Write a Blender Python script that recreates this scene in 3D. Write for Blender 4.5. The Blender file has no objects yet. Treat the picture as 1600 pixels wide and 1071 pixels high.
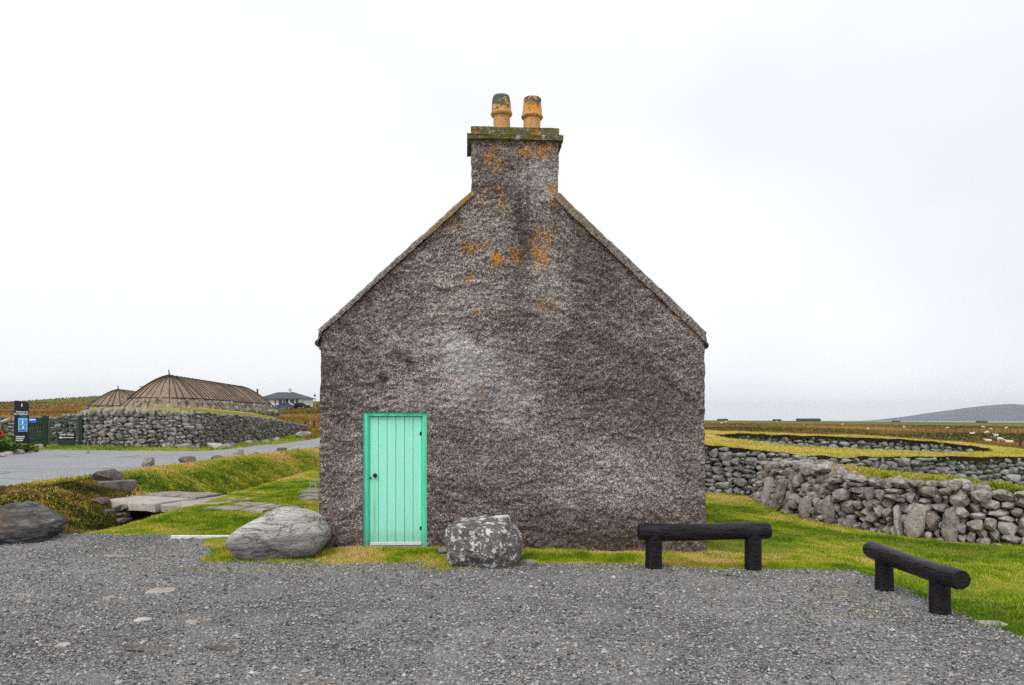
import bpy, bmesh, math, random
import numpy as np
from mathutils import Vector, Matrix

R = math.radians
random.seed(7)
rng = np.random.default_rng(7)
SC = bpy.context.scene
COL = SC.collection

# ------------------------------------------------------------------ camera, world, sun, exposure
CAM_H, FPX, HOR = 1.84, 1200.0, 657.0          # eye height, focal length and horizon row in photo pixels
cam_d = bpy.data.cameras.new('camera')
cam = bpy.data.objects.new('camera', cam_d); COL.objects.link(cam)
cam_d.sensor_width = 36.0
cam_d.lens = 36.0 * FPX / 1600.0
cam_d.shift_y = (HOR - 535.5) / 1600.0
cam_d.clip_start, cam_d.clip_end = 0.1, 60000
cam.location = (0, 0, CAM_H); cam.rotation_euler = (R(90), 0, 0)
SC.camera = cam

SUN_EL, SUN_AZ = R(50), R(212)                 # azimuth clockwise from +Y
world = bpy.data.worlds.new('World'); SC.world = world; world.use_nodes = True
wt = world.node_tree; wt.nodes.clear()
w_out = wt.nodes.new('ShaderNodeOutputWorld'); w_bg = wt.nodes.new('ShaderNodeBackground')
w_bg.inputs['Strength'].default_value = 0.1
w_sky = wt.nodes.new('ShaderNodeTexSky'); w_sky.sky_type = 'NISHITA'; w_sky.sun_disc = False
w_sky.sun_elevation = SUN_EL; w_sky.sun_rotation = SUN_AZ
w_tc = wt.nodes.new('ShaderNodeTexCoord')
w_map = wt.nodes.new('ShaderNodeMapping'); w_map.inputs['Scale'].default_value = (1.0, 1.0, 1.7)
w_map.inputs['Location'].default_value = (0.35, 0.1, 0.2)
w_no = wt.nodes.new('ShaderNodeTexNoise'); w_no.inputs['Scale'].default_value = 1.6
w_no.inputs['Detail'].default_value = 3.0; w_no.inputs['Roughness'].default_value = 0.45
w_rp = wt.nodes.new('ShaderNodeValToRGB')
w_rp.color_ramp.elements[0].position = 0.36; w_rp.color_ramp.elements[0].color = (0.855, 0.89, 0.94, 1)
w_rp.color_ramp.elements[1].position = 0.56; w_rp.color_ramp.elements[1].color = (1.0, 1.0, 1.0, 1)
w_sc = wt.nodes.new('ShaderNodeMixRGB'); w_sc.blend_type = 'MULTIPLY'; w_sc.inputs[0].default_value = 1.0
w_sc.inputs[2].default_value = (10.8, 10.8, 10.9, 1)
w_mx = wt.nodes.new('ShaderNodeMixRGB'); w_mx.inputs[0].default_value = 0.95
L = wt.links.new
L(w_tc.outputs['Generated'], w_map.inputs['Vector']); L(w_map.outputs[0], w_no.inputs['Vector'])
L(w_no.outputs['Fac'], w_rp.inputs[0]); L(w_rp.outputs[0], w_sc.inputs[1])
L(w_sky.outputs[0], w_mx.inputs[1]); L(w_sc.outputs[0], w_mx.inputs[2])
L(w_mx.outputs[0], w_bg.inputs['Color']); L(w_bg.outputs[0], w_out.inputs['Surface'])

sun_d = bpy.data.lights.new('sun', 'SUN'); sun = bpy.data.objects.new('sun', sun_d); COL.objects.link(sun)
sun_d.energy = 1.5; sun_d.angle = R(28); sun_d.color = (1.0, 0.965, 0.92)
sdir = Vector((math.sin(SUN_AZ) * math.cos(SUN_EL), math.cos(SUN_AZ) * math.cos(SUN_EL), math.sin(SUN_EL)))
sun.rotation_euler = sdir.to_track_quat('Z', 'Y').to_euler()

vs = SC.view_settings
vs.view_transform = 'Standard'; vs.look = 'None'; vs.exposure = 0.0; vs.gamma = 1.0; vs.use_curve_mapping = False
SC.render.engine = 'CYCLES'
SC.cycles.use_denoising = False; SC.cycles.denoiser = 'OPENIMAGEDENOISE'; SC.cycles.denoising_input_passes = 'RGB_ALBEDO_NORMAL'
SC.cycles.max_bounces = 4; SC.cycles.diffuse_bounces = 2; SC.cycles.glossy_bounces = 2
SC.cycles.transparent_max_bounces = 6; SC.cycles.volume_bounces = 0
SC.render.filter_size = 1.15

# ------------------------------------------------------------------ numpy noise
def _hash(ix, iy, seed):
    n = (ix.astype(np.int64) * 374761393 + iy.astype(np.int64) * 668265263 + seed * 974634777) & 0x7fffffff
    n = ((n ^ (n >> 13)) * 1274126177) & 0x7fffffff
    n = (n ^ (n >> 16)) & 0xffff
    return n / 65535.0
def vnoise(x, y, seed=0):
    x = np.asarray(x, float); y = np.asarray(y, float)
    ix = np.floor(x); iy = np.floor(y); fx = x - ix; fy = y - iy
    fx = fx * fx * (3 - 2 * fx); fy = fy * fy * (3 - 2 * fy)
    a = _hash(ix, iy, seed); b = _hash(ix + 1, iy, seed); c = _hash(ix, iy + 1, seed); d = _hash(ix + 1, iy + 1, seed)
    return (a + (b - a) * fx) + ((c + (d - c) * fx) - (a + (b - a) * fx)) * fy
def fbm(x, y, seed=0, oct=4, gain=0.5):
    x = np.asarray(x, float); y = np.asarray(y, float)
    v = 0; a = 1; t = 0
    for k in range(oct):
        v = v + a * (vnoise(x, y, seed + k * 17) - 0.5); t += a; a *= gain
        x = x * 2.03 + 11.3; y = y * 2.03 + 5.7
    return v / t * 2.0
def ss(a, b, x):
    t = np.clip((np.asarray(x, float) - a) / (b - a), 0, 1)
    return t * t * (3 - 2 * t)
def lerp(a, b, t): return a + (b - a) * t

# ------------------------------------------------------------------ node helper
class NT:
    def __init__(s, name):
        s.m = bpy.data.materials.new(name); s.m.use_nodes = True
        s.t = s.m.node_tree; s.t.nodes.clear()
        s.out = s.t.nodes.new('ShaderNodeOutputMaterial')
    def n(s, ty, **kw):
        nd = s.t.nodes.new(ty)
        for k, v in kw.items(): setattr(nd, k, v)
        return nd
    def put(s, sock, v):
        if isinstance(v, bpy.types.NodeSocket): s.t.links.new(v, sock)
        elif v is not None:
            if isinstance(v, (tuple, list)) and len(v) == 3 and sock.type == 'RGBA': v = (*v, 1)
            sock.default_value = v
    def obj(s): return s.n('ShaderNodeTexCoord').outputs['Object']
    def pos(s): return s.n('ShaderNodeNewGeometry').outputs['Position']
    def normal(s): return s.n('ShaderNodeNewGeometry').outputs['Normal']
    def rnd(s): return s.n('ShaderNodeObjectInfo').outputs['Random']
    def island(s): return s.n('ShaderNodeNewGeometry').outputs['Random Per Island']
    def attr(s, name): return s.n('ShaderNodeAttribute', attribute_name=name).outputs['Fac']
    def mapping(s, vec, scale=(1, 1, 1), rot=(0, 0, 0), loc=(0, 0, 0)):
        nd = s.n('ShaderNodeMapping'); s.put(nd.inputs['Vector'], vec)
        nd.inputs['Scale'].default_value = scale; nd.inputs['Rotation'].default_value = rot; nd.inputs['Location'].default_value = loc
        return nd.outputs[0]
    def noise(s, vec, scale, detail=4, rough=0.55, dist=0.0):
        nd = s.n('ShaderNodeTexNoise'); s.put(nd.inputs['Vector'], vec); nd.inputs['Scale'].default_value = scale
        nd.inputs['Detail'].default_value = detail; nd.inputs['Roughness'].default_value = rough; nd.inputs['Distortion'].default_value = dist
        return nd.outputs['Fac']
    def vor(s, vec, scale, feature='F1', out='Distance', rand=1.0):
        nd = s.n('ShaderNodeTexVoronoi', feature=feature); s.put(nd.inputs['Vector'], vec); nd.inputs['Scale'].default_value = scale
        nd.inputs['Randomness'].default_value = rand
        return nd.outputs[out]
    def white(s, vec):
        nd = s.n('ShaderNodeTexWhiteNoise'); s.put(nd.inputs['Vector'], vec); return nd.outputs['Value']
    def ramp(s, fac, stops, interp='LINEAR'):
        nd = s.n('ShaderNodeValToRGB'); s.put(nd.inputs[0], fac); cr = nd.color_ramp; cr.interpolation = interp
        while len(cr.elements) < len(stops): cr.elements.new(0.5)
        for e, (p, c) in zip(cr.elements, stops):
            e.position = p; e.color = (c, c, c, 1) if isinstance(c, (int, float)) else (*c, 1)
        return nd.outputs[0]
    def mix(s, f, a, b, mode='MIX'):
        nd = s.n('ShaderNodeMixRGB', blend_type=mode); s.put(nd.inputs[0], f); s.put(nd.inputs[1], a); s.put(nd.inputs[2], b)
        return nd.outputs[0]
    def math(s, op, a, b=0.5, clamp=False):
        nd = s.n('ShaderNodeMath', operation=op, use_clamp=clamp); s.put(nd.inputs[0], a); s.put(nd.inputs[1], b); return nd.outputs[0]
    def sep(s, vec, ax):
        nd = s.n('ShaderNodeSeparateXYZ'); s.put(nd.inputs[0], vec); return nd.outputs[ax]
    def blob(s, vec, c, r, wob=None, amt=0.5):
        """1 inside a soft blob of radii r round c, ragged by wob"""
        v = s.mapping(vec, scale=(1 / r[0], 1 / r[1], 1 / r[2]), loc=(-c[0] / r[0], -c[1] / r[1], -c[2] / r[2]))
        ln = s.n('ShaderNodeVectorMath', operation='LENGTH'); s.put(ln.inputs[0], v)
        d = ln.outputs['Value']
        if wob is not None: d = s.math('ADD', d, s.math('MULTIPLY', s.math('SUBTRACT', wob, 0.5), amt * 2))
        return s.ramp(d, [(0.0, 1.0), (1.0, 0.0)])
    def bump(s, h, strength=0.5, dist=0.01, nrm=None):
        nd = s.n('ShaderNodeBump'); nd.inputs['Strength'].default_value = strength; nd.inputs['Distance'].default_value = dist
        s.put(nd.inputs['Height'], h)
        if nrm is not None: s.put(nd.inputs['Normal'], nrm)
        return nd.outputs[0]
    def done(s, col, rough=0.8, nrm=None, spec=0.3, metal=0.0, coat=0.0):
        p = s.n('ShaderNodeBsdfPrincipled')
        s.put(p.inputs['Base Color'], col); s.put(p.inputs['Roughness'], rough)
        p.inputs['Specular IOR Level'].default_value = spec; p.inputs['Metallic'].default_value = metal
        p.inputs['Coat Weight'].default_value = coat
        if nrm is not None: s.put(p.inputs['Normal'], nrm)
        s.t.links.new(p.outputs[0], s.out.inputs['Surface'])
        return s.m

# ------------------------------------------------------------------ materials
MAT = {}
def m_harl():
    t = NT('harled_render'); o = t.obj()
    big = t.noise(o, 0.75, 4, 0.6)
    fine = t.noise(t.mapping(o, scale=(1.0, 1.0, 1.7), rot=(0, R(-14), 0)), 30.0, 3, 0.75)
    vc = t.vor(o, 68.0, out='Color'); cell = t.sep(vc, 0)
    vc2 = t.vor(t.mapping(o, loc=(3.1, 1.7, 5.2)), 112.0, out='Color'); cell2 = t.sep(vc2, 1)
    # aggregate: dark pebbles, mid grey-brown mortar, pale chips
    k = t.math('ADD', t.math('MULTIPLY', cell, 0.62), t.math('MULTIPLY', cell2, 0.38))
    k = t.math('ADD', k, t.math('MULTIPLY', t.math('SUBTRACT', fine, 0.5), 0.36))
    lift = t.attr('lift'); dark = t.attr('dark'); ridge = t.attr('ridge')
    k = t.math('ADD', k, t.math('MULTIPLY', lift, 0.17))
    k = t.math('ADD', k, t.math('MULTIPLY', t.math('SUBTRACT', ridge, 0.46), 0.17))
    k = t.math('SUBTRACT', k, t.math('MULTIPLY', dark, 0.09))
    k = t.math('ADD', t.math('MULTIPLY', k, 0.86), 0.068)
    col = t.ramp(k, [(0.10, (0.034, 0.024, 0.023)), (0.32, (0.110, 0.082, 0.078)), (0.50, (0.212, 0.166, 0.157)), (0.70, (0.40, 0.338, 0.320)), (0.95, (0.82, 0.76, 0.73))])
    col = t.mix(t.math('MULTIPLY', t.attr('bloom'), 0.55), col, t.ramp(k, [(0.15, (0.17, 0.18, 0.18)), (0.5, (0.40, 0.42, 0.42)), (0.95, (0.72, 0.73, 0.72))]))
    col = t.mix(t.math('MULTIPLY', dark, 0.30), col, t.mix(0.6, col, (0.055, 0.040, 0.038)))
    col = t.mix(t.ramp(t.noise(o, 1.3, 3, 0.6), [(0.5, 0.0), (0.75, 0.15)]), col, (0.20, 0.125, 0.095))
    col = t.mix(t.math('MULTIPLY', t.attr('soot'), t.ramp(fine, [(0.35, 1.0), (0.7, 0.5)])), col, (0.030, 0.033, 0.037))
    lcol = t.mix(t.ramp(cell, [(0.2, 0.0), (0.8, 1.0)]), (0.30, 0.13, 0.030), (0.80, 0.36, 0.02))
    col = t.mix(t.math('MULTIPLY', t.attr('lichen'), t.ramp(k, [(0.1, 0.35), (0.45, 0.95)])), col, lcol)
    col = t.mix(t.attr('damp'), col, t.mix(0.5, col, (0.075, 0.048, 0.022)))
    hgt = t.math('ADD', t.math('MULTIPLY', cell, 0.7), t.math('ADD', fine, t.math('MULTIPLY', cell2, 0.3)))
    return t.done(col, 0.92, t.bump(hgt, 0.9, 0.018), spec=0.15)
MAT['harl'] = m_harl()

def m_plain(name, col, rough=0.7, spec=0.3, var=0.25, scale=8.0, bump=0.2, dist=0.005, metal=0.0, coat=0.0):
    t = NT(name); o = t.obj()
    nz = t.noise(o, scale, 5, 0.6); n2 = t.noise(o, scale * 6, 3, 0.6)
    c = t.mix(t.ramp(nz, [(0.3, 0.0), (0.7, 1.0)]), tuple(x * (1 - var) for x in col), tuple(min(1, x * (1 + var)) for x in col))
    return t.done(c, rough, t.bump(t.math('ADD', nz, t.math('MULTIPLY', n2, 0.5)), bump, dist), spec, metal, coat)

def m_paint(name, base, worn, run=None):
    t = NT(name); o = t.obj()
    g = t.mapping(o, scale=(9, 9, 0.9))
    nz = t.noise(g, 3.0, 5, 0.6)
    c = t.mix(t.ramp(nz, [(0.3, 0.0), (0.75, 0.8)]), base, worn)
    c = t.mix(t.ramp(t.noise(t.mapping(o, scale=(14, 14, 1.1), loc=(3, 1, 7)), 2.0, 5, 0.65), [(0.55, 0.0), (0.75, 0.35)]), c, tuple(x * 0.62 for x in base))
    c = t.mix(t.ramp(t.noise(o, 45, 3, 0.6), [(0.68, 0.0), (0.72, 0.75)]), c, (0.12, 0.15, 0.11))
    if run is not None:
        st = t.blob(o, run[0], run[1], t.noise(t.mapping(o, scale=(40, 40, 3)), 1.0, 2), 0.5)
        c = t.mix(t.math('MULTIPLY', st, 0.75), c, (0.23, 0.50, 0.17))
    gz = t.ramp(t.math('ADD', t.sep(o, 2), t.math('MULTIPLY', t.noise(o, 20, 3), 0.12)), [(0.06, 0.55), (0.34, 0.0)])
    c = t.mix(gz, c, (0.20, 0.30, 0.18))
    return t.done(c, 0.62, t.bump(nz, 0.3, 0.003), 0.3)
MAT['door_mint'] = m_paint('mint_paint', (0.34, 0.95, 0.72), (0.46, 0.97, 0.82), ((-2.055, 0, 0.5), (0.035, 1, 0.62)))
MAT['frame_green'] = m_paint('green_frame_paint', (0.10, 0.84, 0.52), (0.18, 0.92, 0.64))
MAT['white_paint'] = m_plain('white_weathered_paint', (0.72, 0.76, 0.72), 0.6, 0.3, 0.15, 12)
MAT['iron'] = m_plain('dark_iron', (0.018, 0.014, 0.011), 0.6, 0.4, 0.4, 30, 0.3, 0.002)
MAT['black_gutter'] = m_plain('black_gutter', (0.012, 0.012, 0.013), 0.4, 0.4, 0.2, 20)

def m_cope():
    t = NT('weathered_coping'); o = t.obj()
    n1 = t.noise(o, 3.5, 5, 0.65); n2 = t.noise(o, 30, 4, 0.7); v = t.sep(t.vor(o, 48, out='Color'), 0)
    c = t.ramp(t.math('ADD', t.math('MULTIPLY', v, 0.6), t.math('MULTIPLY', n2, 0.5)), [(0.15, (0.04, 0.032, 0.03)), (0.5, (0.15, 0.125, 0.115)), (0.9, (0.42, 0.38, 0.36))])
    c = t.mix(t.ramp(n1, [(0.42, 0.0), (0.62, 0.35)]), c, (0.19, 0.165, 0.15))
    up = t.sep(o, 2)
    lic = t.math('MULTIPLY', t.ramp(up, [(0.5, 0.0), (0.82, 1.0)]), 0.0)
    zr = t.math('MULTIPLY', t.math('SUBTRACT', up, 4.25), 1.3, True)
    left = t.ramp(t.sep(o, 0), [(0.0, 1.0), (0.01, 0.35)])
    k = t.math('MULTIPLY', t.math('MULTIPLY', zr, left), t.ramp(t.noise(o, 7, 4, 0.7), [(0.36, 0.0), (0.58, 1.0)]))
    c = t.mix(t.math('MULTIPLY', k, 0.8), c, t.mix(n2, (0.22, 0.13, 0.02), (0.48, 0.25, 0.02)))
    return t.done(c, 0.9, t.bump(t.math('ADD', n2, v), 0.8, 0.01), 0.15)
MAT['cope'] = m_cope()

def m_cap():
    t = NT('lichened_chimney_cap'); o = t.obj()
    n1 = t.noise(o, 7, 5, 0.7); n2 = t.noise(t.mapping(o, loc=(4, 4, 4)), 11, 4, 0.65); n3 = t.noise(o, 60, 3, 0.7)
    c = t.ramp(n3, [(0.3, (0.05, 0.045, 0.03)), (0.55, (0.16, 0.14, 0.10)), (0.75, (0.36, 0.34, 0.28))])
    c = t.mix(t.ramp(n1, [(0.44, 0.0), (0.56, 0.85)]), c, (0.135, 0.125, 0.022))
    c = t.mix(t.ramp(n2, [(0.56, 0.0), (0.62, 0.85)]), c, (0.45, 0.22, 0.02))
    c = t.mix(t.ramp(t.noise(t.mapping(o, loc=(9, 1, 4)), 9, 3), [(0.60, 0.0), (0.66, 0.8)]), c, (0.45, 0.45, 0.42))
    return t.done(c, 0.95, t.bump(t.math('ADD', n1, n3), 0.8, 0.012), 0.15)
MAT['cap'] = m_cap()

def m_pot(name, zl, seed):
    t = NT(name); o = t.obj()
    n1 = t.noise(t.mapping(o, loc=(seed, 0, 0)), 11, 5, 0.65); n2 = t.noise(t.mapping(o, loc=(seed, 5, 0)), 34, 3, 0.6)
    c = t.mix(t.noise(o, 4, 3), (0.50, 0.24, 0.08), (0.74, 0.43, 0.19))
    z = t.sep(o, 2)
    up = t.ramp(z, [(0.34, 0.0), (0.40, 1.0)])
    c = t.mix(t.math('MULTIPLY', up, t.ramp(n1, [(0.44, 0.0), (0.52, 0.9)])), c, (0.70, 0.27, 0.012))
    gl = t.math('ADD', n1, t.math('MULTIPLY', t.math('SUBTRACT', z, zl), 0.9))
    c = t.mix(t.ramp(gl, [(0.52, 0.0), (0.56, 1.0)]), c, t.ramp(t.noise(o, 50, 3), [(0.3, (0.035, 0.04, 0.035)), (0.7, (0.17, 0.18, 0.15))]))
    c = t.mix(t.ramp(n2, [(0.60, 0.0), (0.64, 0.9)]), c, (0.05, 0.035, 0.02))
    return t.done(c, 0.8, t.bump(n2, 0.3, 0.006), 0.25)
MAT['pot_a'] = m_pot('clay_pot_grey_top', 0.41, 1.0)
MAT['pot_b'] = m_pot('clay_pot_orange_top', 0.475, 4.3)

def m_gravel():
    t = NT('gravel'); o = t.pos()
    v1 = t.vor(o, 72, out='Color'); d1 = t.vor(o, 72, out='Distance'); v2 = t.vor(t.mapping(o, loc=(3, 3, 3)), 120, out='Color')
    c = t.ramp(t.sep(v1, 0), [(0.0, (0.058, 0.057, 0.058)), (0.35, (0.170, 0.169, 0.169)), (0.75, (0.33, 0.325, 0.32)), (0.93, (0.50, 0.49, 0.475)), (1.0, (0.74, 0.72, 0.69))])
    c = t.mix(0.4, c, t.ramp(t.sep(v2, 1), [(0.0, (0.07, 0.07, 0.07)), (0.6, (0.25, 0.247, 0.245)), (1.0, (0.60, 0.585, 0.57))]))
    warm = t.ramp(t.sep(v1, 2), [(0.90, 0.0), (0.93, 0.45)]); c = t.mix(warm, c, (0.30, 0.20, 0.145))
    big = t.noise(o, 0.55, 5, 0.6); c = t.mix(t.ramp(big, [(0.38, 0.6), (0.60, 0.0)]), c, t.mix(0.5, c, (0.045, 0.044, 0.045)))
    b2 = t.noise(t.mapping(o, scale=(0.5, 1.8, 1)), 1.1, 4, 0.6); c = t.mix(t.ramp(b2, [(0.50, 0.0), (0.70, 0.45)]), c, t.mix(0.5, c, (0.34, 0.34, 0.345)))
    mo = t.math('MULTIPLY', t.ramp(t.noise(t.mapping(o, loc=(7, 1, 0)), 1.7, 5, 0.65), [(0.60, 0.0), (0.68, 0.6)]), t.ramp(t.sep(o, 1), [(0.0, 0.0), (1.0, 1.0)]))
    c = t.mix(t.math('MULTIPLY', mo, 0.5), c, (0.20, 0.155, 0.085))
    c = t.mix(t.ramp(t.noise(t.mapping(o, scale=(0.35, 1.0, 1), loc=(2, 9, 0)), 0.8, 4, 0.55), [(0.46, 0.0), (0.66, 0.5)]), c, t.mix(0.55, c, (0.40, 0.385, 0.36)))
    c = t.mix(1.0, c, (0.87, 0.87, 0.875), 'MULTIPLY')
    c = t.mix(t.ramp(t.noise(t.mapping(o, loc=(11, 4, 0)), 0.33, 5, 0.6), [(0.42, 0.5), (0.56, 0.0)]), c, t.mix(0.6, c, (0.05, 0.049, 0.05)))
    h = t.math('SUBTRACT', 1.0, d1)
    return t.done(c, 0.85, t.bump(t.math('ADD', h, t.math('MULTIPLY', big, 0.6)), 0.75, 0.014), 0.25)
MAT['gravel'] = m_gravel()

def m_pebble():
    t = NT('gravel_pebble'); a = t.attr('tone')
    c = t.ramp(a, [(0.0, (0.055, 0.055, 0.057)), (0.35, (0.18, 0.18, 0.18)), (0.72, (0.34, 0.336, 0.332)), (0.90, (0.45, 0.44, 0.43)), (0.93, (0.36, 0.25, 0.19)), (0.96, (0.38, 0.37, 0.36)), (1.0, (0.58, 0.56, 0.54))])
    return t.done(c, 0.8, None, 0.25)
MAT['pebble'] = m_pebble()

def m_asphalt():
    t = NT('asphalt'); o = t.pos()
    v = t.sep(t.vor(o, 40, out='Color'), 0); n = t.noise(o, 0.35, 4, 0.6); n2 = t.noise(o, 14, 4, 0.7)
    c = t.ramp(v, [(0.0, (0.13, 0.134, 0.142)), (0.6, (0.26, 0.266, 0.28)), (1.0, (0.46, 0.465, 0.475))])
    c = t.mix(t.ramp(n, [(0.35, 0.0), (0.65, 0.5)]), c, (0.32, 0.325, 0.34))
    crack = t.vor(t.mapping(t.mix(0.06, o, t.n('ShaderNodeTexNoise').outputs['Color']), scale=(0.16, 0.28, 0)), 1.0, feature='DISTANCE_TO_EDGE')
    c = t.mix(t.ramp(crack, [(0.004, 0.75), (0.010, 0.0)]), c, (0.045, 0.045, 0.05))
    return t.done(c, 0.75, t.bump(t.math('ADD', v, n2), 0.5, 0.01), 0.3)
MAT['asphalt'] = m_asphalt()

def m_ground():
    t = NT('ground_turf'); o = t.pos()
    n1 = t.noise(o, 0.9, 5, 0.6); n2 = t.noise(o, 6, 5, 0.65); n3 = t.noise(o, 45, 3, 0.7)
    lawn = t.mix(t.ramp(n1, [(0.35, 0.0), (0.65, 1.0)]), (0.15, 0.22, 0.012), (0.30, 0.29, 0.035))
    lawn = t.mix(t.ramp(n2, [(0.45, 0.0), (0.7, 0.7)]), lawn, (0.36, 0.27, 0.075))
    lawn = t.mix(t.ramp(n3, [(0.3, 0.55), (0.6, 0.0)]), lawn, (0.075, 0.095, 0.008))
    bank = t.mix(t.ramp(n2, [(0.38, 0.0), (0.62, 1.0)]), (0.075, 0.09, 0.014), (0.19, 0.12, 0.04))
    m1 = t.noise(t.mapping(o, scale=(1, 2.6, 1)), 0.05, 6, 0.62); m2 = t.noise(t.mapping(o, scale=(1, 3, 1)), 0.30, 5, 0.65); m3 = t.noise(o, 0.9, 3, 0.7)
    moor = t.mix(t.ramp(m1, [(0.46, 0.0), (0.54, 1.0)]), (0.24, 0.095, 0.014), (0.17, 0.19, 0.024))
    moor = t.mix(t.ramp(m2, [(0.50, 0.0), (0.64, 0.8)]), moor, (0.10, 0.10, 0.018))
    moor = t.mix(t.ramp(m2, [(0.30, 0.75), (0.42, 0.0)]), moor, (0.33, 0.18, 0.04))
    moor = t.mix(t.ramp(m3, [(0.56, 0.0), (0.72, 0.55)]), moor, (0.04, 0.03, 0.012))
    c = t.mix(t.attr('moor'), t.mix(t.attr('bank'), lawn, bank), moor)
    c = t.mix(t.math('MULTIPLY', t.attr('green'), t.ramp(m2, [(0.3, 0.5), (0.6, 1.0)])), c, (0.085, 0.115, 0.018))
    return t.done(c, 0.95, t.bump(t.math('ADD', n3, t.math('MULTIPLY', n2, 2.0)), 0.6, 0.03), 0.1)
MAT['ground'] = m_ground()

def m_grass(name, stops):
    t = NT(name)
    c = t.ramp(t.attr('tone'), stops)
    return t.done(c, 0.7, None, 0.15)
MAT['lawn'] = m_grass('lawn_grass', [(0.0, (0.09, 0.17, 0.006)), (0.35, (0.21, 0.34, 0.010)), (0.58, (0.40, 0.44, 0.022)), (0.8, (0.60, 0.48, 0.09)), (1.0, (0.72, 0.53, 0.20))])
MAT['bankgrass'] = m_grass('bank_grass', [(0.0, (0.06, 0.12, 0.006)), (0.3, (0.18, 0.27, 0.012)), (0.52, (0.42, 0.42, 0.028)), (0.76, (0.56, 0.40, 0.10)), (1.0, (0.70, 0.48, 0.20))])
MAT['turfgrass'] = m_grass('turf_grass', [(0.0, (0.20, 0.25, 0.012)), (0.35, (0.44, 0.40, 0.04)), (0.65, (0.62, 0.50, 0.10)), (1.0, (0.78, 0.57, 0.2))])
MAT['moorgrass'] = m_grass('moor_grass', [(0.0, (0.035, 0.042, 0.010)), (0.3, (0.12, 0.115, 0.018)), (0.55, (0.24, 0.105, 0.017)), (0.8, (0.33, 0.15, 0.026)), (1.0, (0.42, 0.27, 0.08))])
MAT['heath'] = m_grass('bank_heath', [(0.0, (0.025, 0.022, 0.006)), (0.3, (0.09, 0.10, 0.012)), (0.5, (0.17, 0.105, 0.022)), (0.75, (0.30, 0.19, 0.05)), (1.0, (0.42, 0.34, 0.06))])
MAT['soil'] = m_plain('peaty_soil', (0.035, 0.022, 0.012), 0.95, 0.1, 0.6, 9, 0.8, 0.03)

def m_stone(name, dk, lt, lichen=0.35, warm=0.2, scale=1.0):
    t = NT(name); o = t.pos(); r = t.rnd()
    off = t.n('ShaderNodeVectorMath', operation='ADD'); t.put(off.inputs[0], o)
    cmb = t.n('ShaderNodeCombineXYZ'); t.put(cmb.inputs[0], t.math('MULTIPLY', r, 37.0)); t.put(cmb.inputs[2], t.math('MULTIPLY', r, 91.0)); t.put(off.inputs[1], cmb.outputs[0])
    p = off.outputs[0]
    n1 = t.noise(p, 5 * scale, 5, 0.65); n2 = t.noise(p, 28 * scale, 4, 0.7)
    base = t.mix(t.ramp(n1, [(0.33, 0.0), (0.66, 1.0)]), dk, lt)
    base = t.mix(t.ramp(r, [(0.0, 0.55), (0.35, 0.0)]), base, t.mix(0.6, base, dk))
    base = t.mix(t.ramp(r, [(0.35, 0.0), (1.0, 0.8)]), base, t.mix(0.6, base, tuple(min(0.75, x * 1.6) for x in lt)))
    base = t.mix(t.ramp(t.white(cmb.outputs[0]), [(0.6, 0.0), (1.0, warm)]), base, (0.22, 0.15, 0.12))
    l = t.noise(t.mapping(p, loc=(3, 8, 2)), 11 * scale, 4, 0.6)
    base = t.mix(t.ramp(l, [(0.56, 0.0), (0.61, lichen)]), base, (0.50, 0.49, 0.44))
    base = t.mix(t.ramp(n2, [(0.36, 0.8), (0.48, 0.0)]), base, t.mix(0.7, base, (0.015, 0.014, 0.014)))
    return t.done(base, 0.9, t.bump(t.math('ADD', n1, n2), 0.7, 0.02 / scale), 0.2)
MAT['stone'] = m_stone('field_stone', (0.12, 0.10, 0.09), (0.48, 0.435, 0.40), 0.75, 0.6)
MAT['stone_blue'] = m_stone('blue_grey_stone', (0.09, 0.092, 0.097), (0.41, 0.412, 0.42), 0.5, 0.2)
MAT['stone_far'] = m_stone('far_wall_stone', (0.075, 0.068, 0.062), (0.36, 0.345, 0.325), 0.75, 0.3, 0.6)
MAT['stone_dark'] = m_stone('dark_brown_stone', (0.055, 0.045, 0.04), (0.17, 0.15, 0.135), 0.2, 0.4)  # darker, browner mix than the other field stones
MAT['core'] = m_plain('dark_shade_core', (0.022, 0.019, 0.016), 0.95, 0.1, 0.5, 6, 0.8, 0.04)  # near black so wall gaps, tunnel and opening read as shade
MAT['flag'] = m_stone('flagstone', (0.18, 0.155, 0.135), (0.46, 0.42, 0.38), 0.3, 0.3)
MAT['concrete'] = m_plain('old_concrete', (0.27, 0.255, 0.245), 0.9, 0.2, 0.35, 7, 0.5, 0.01)

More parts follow.
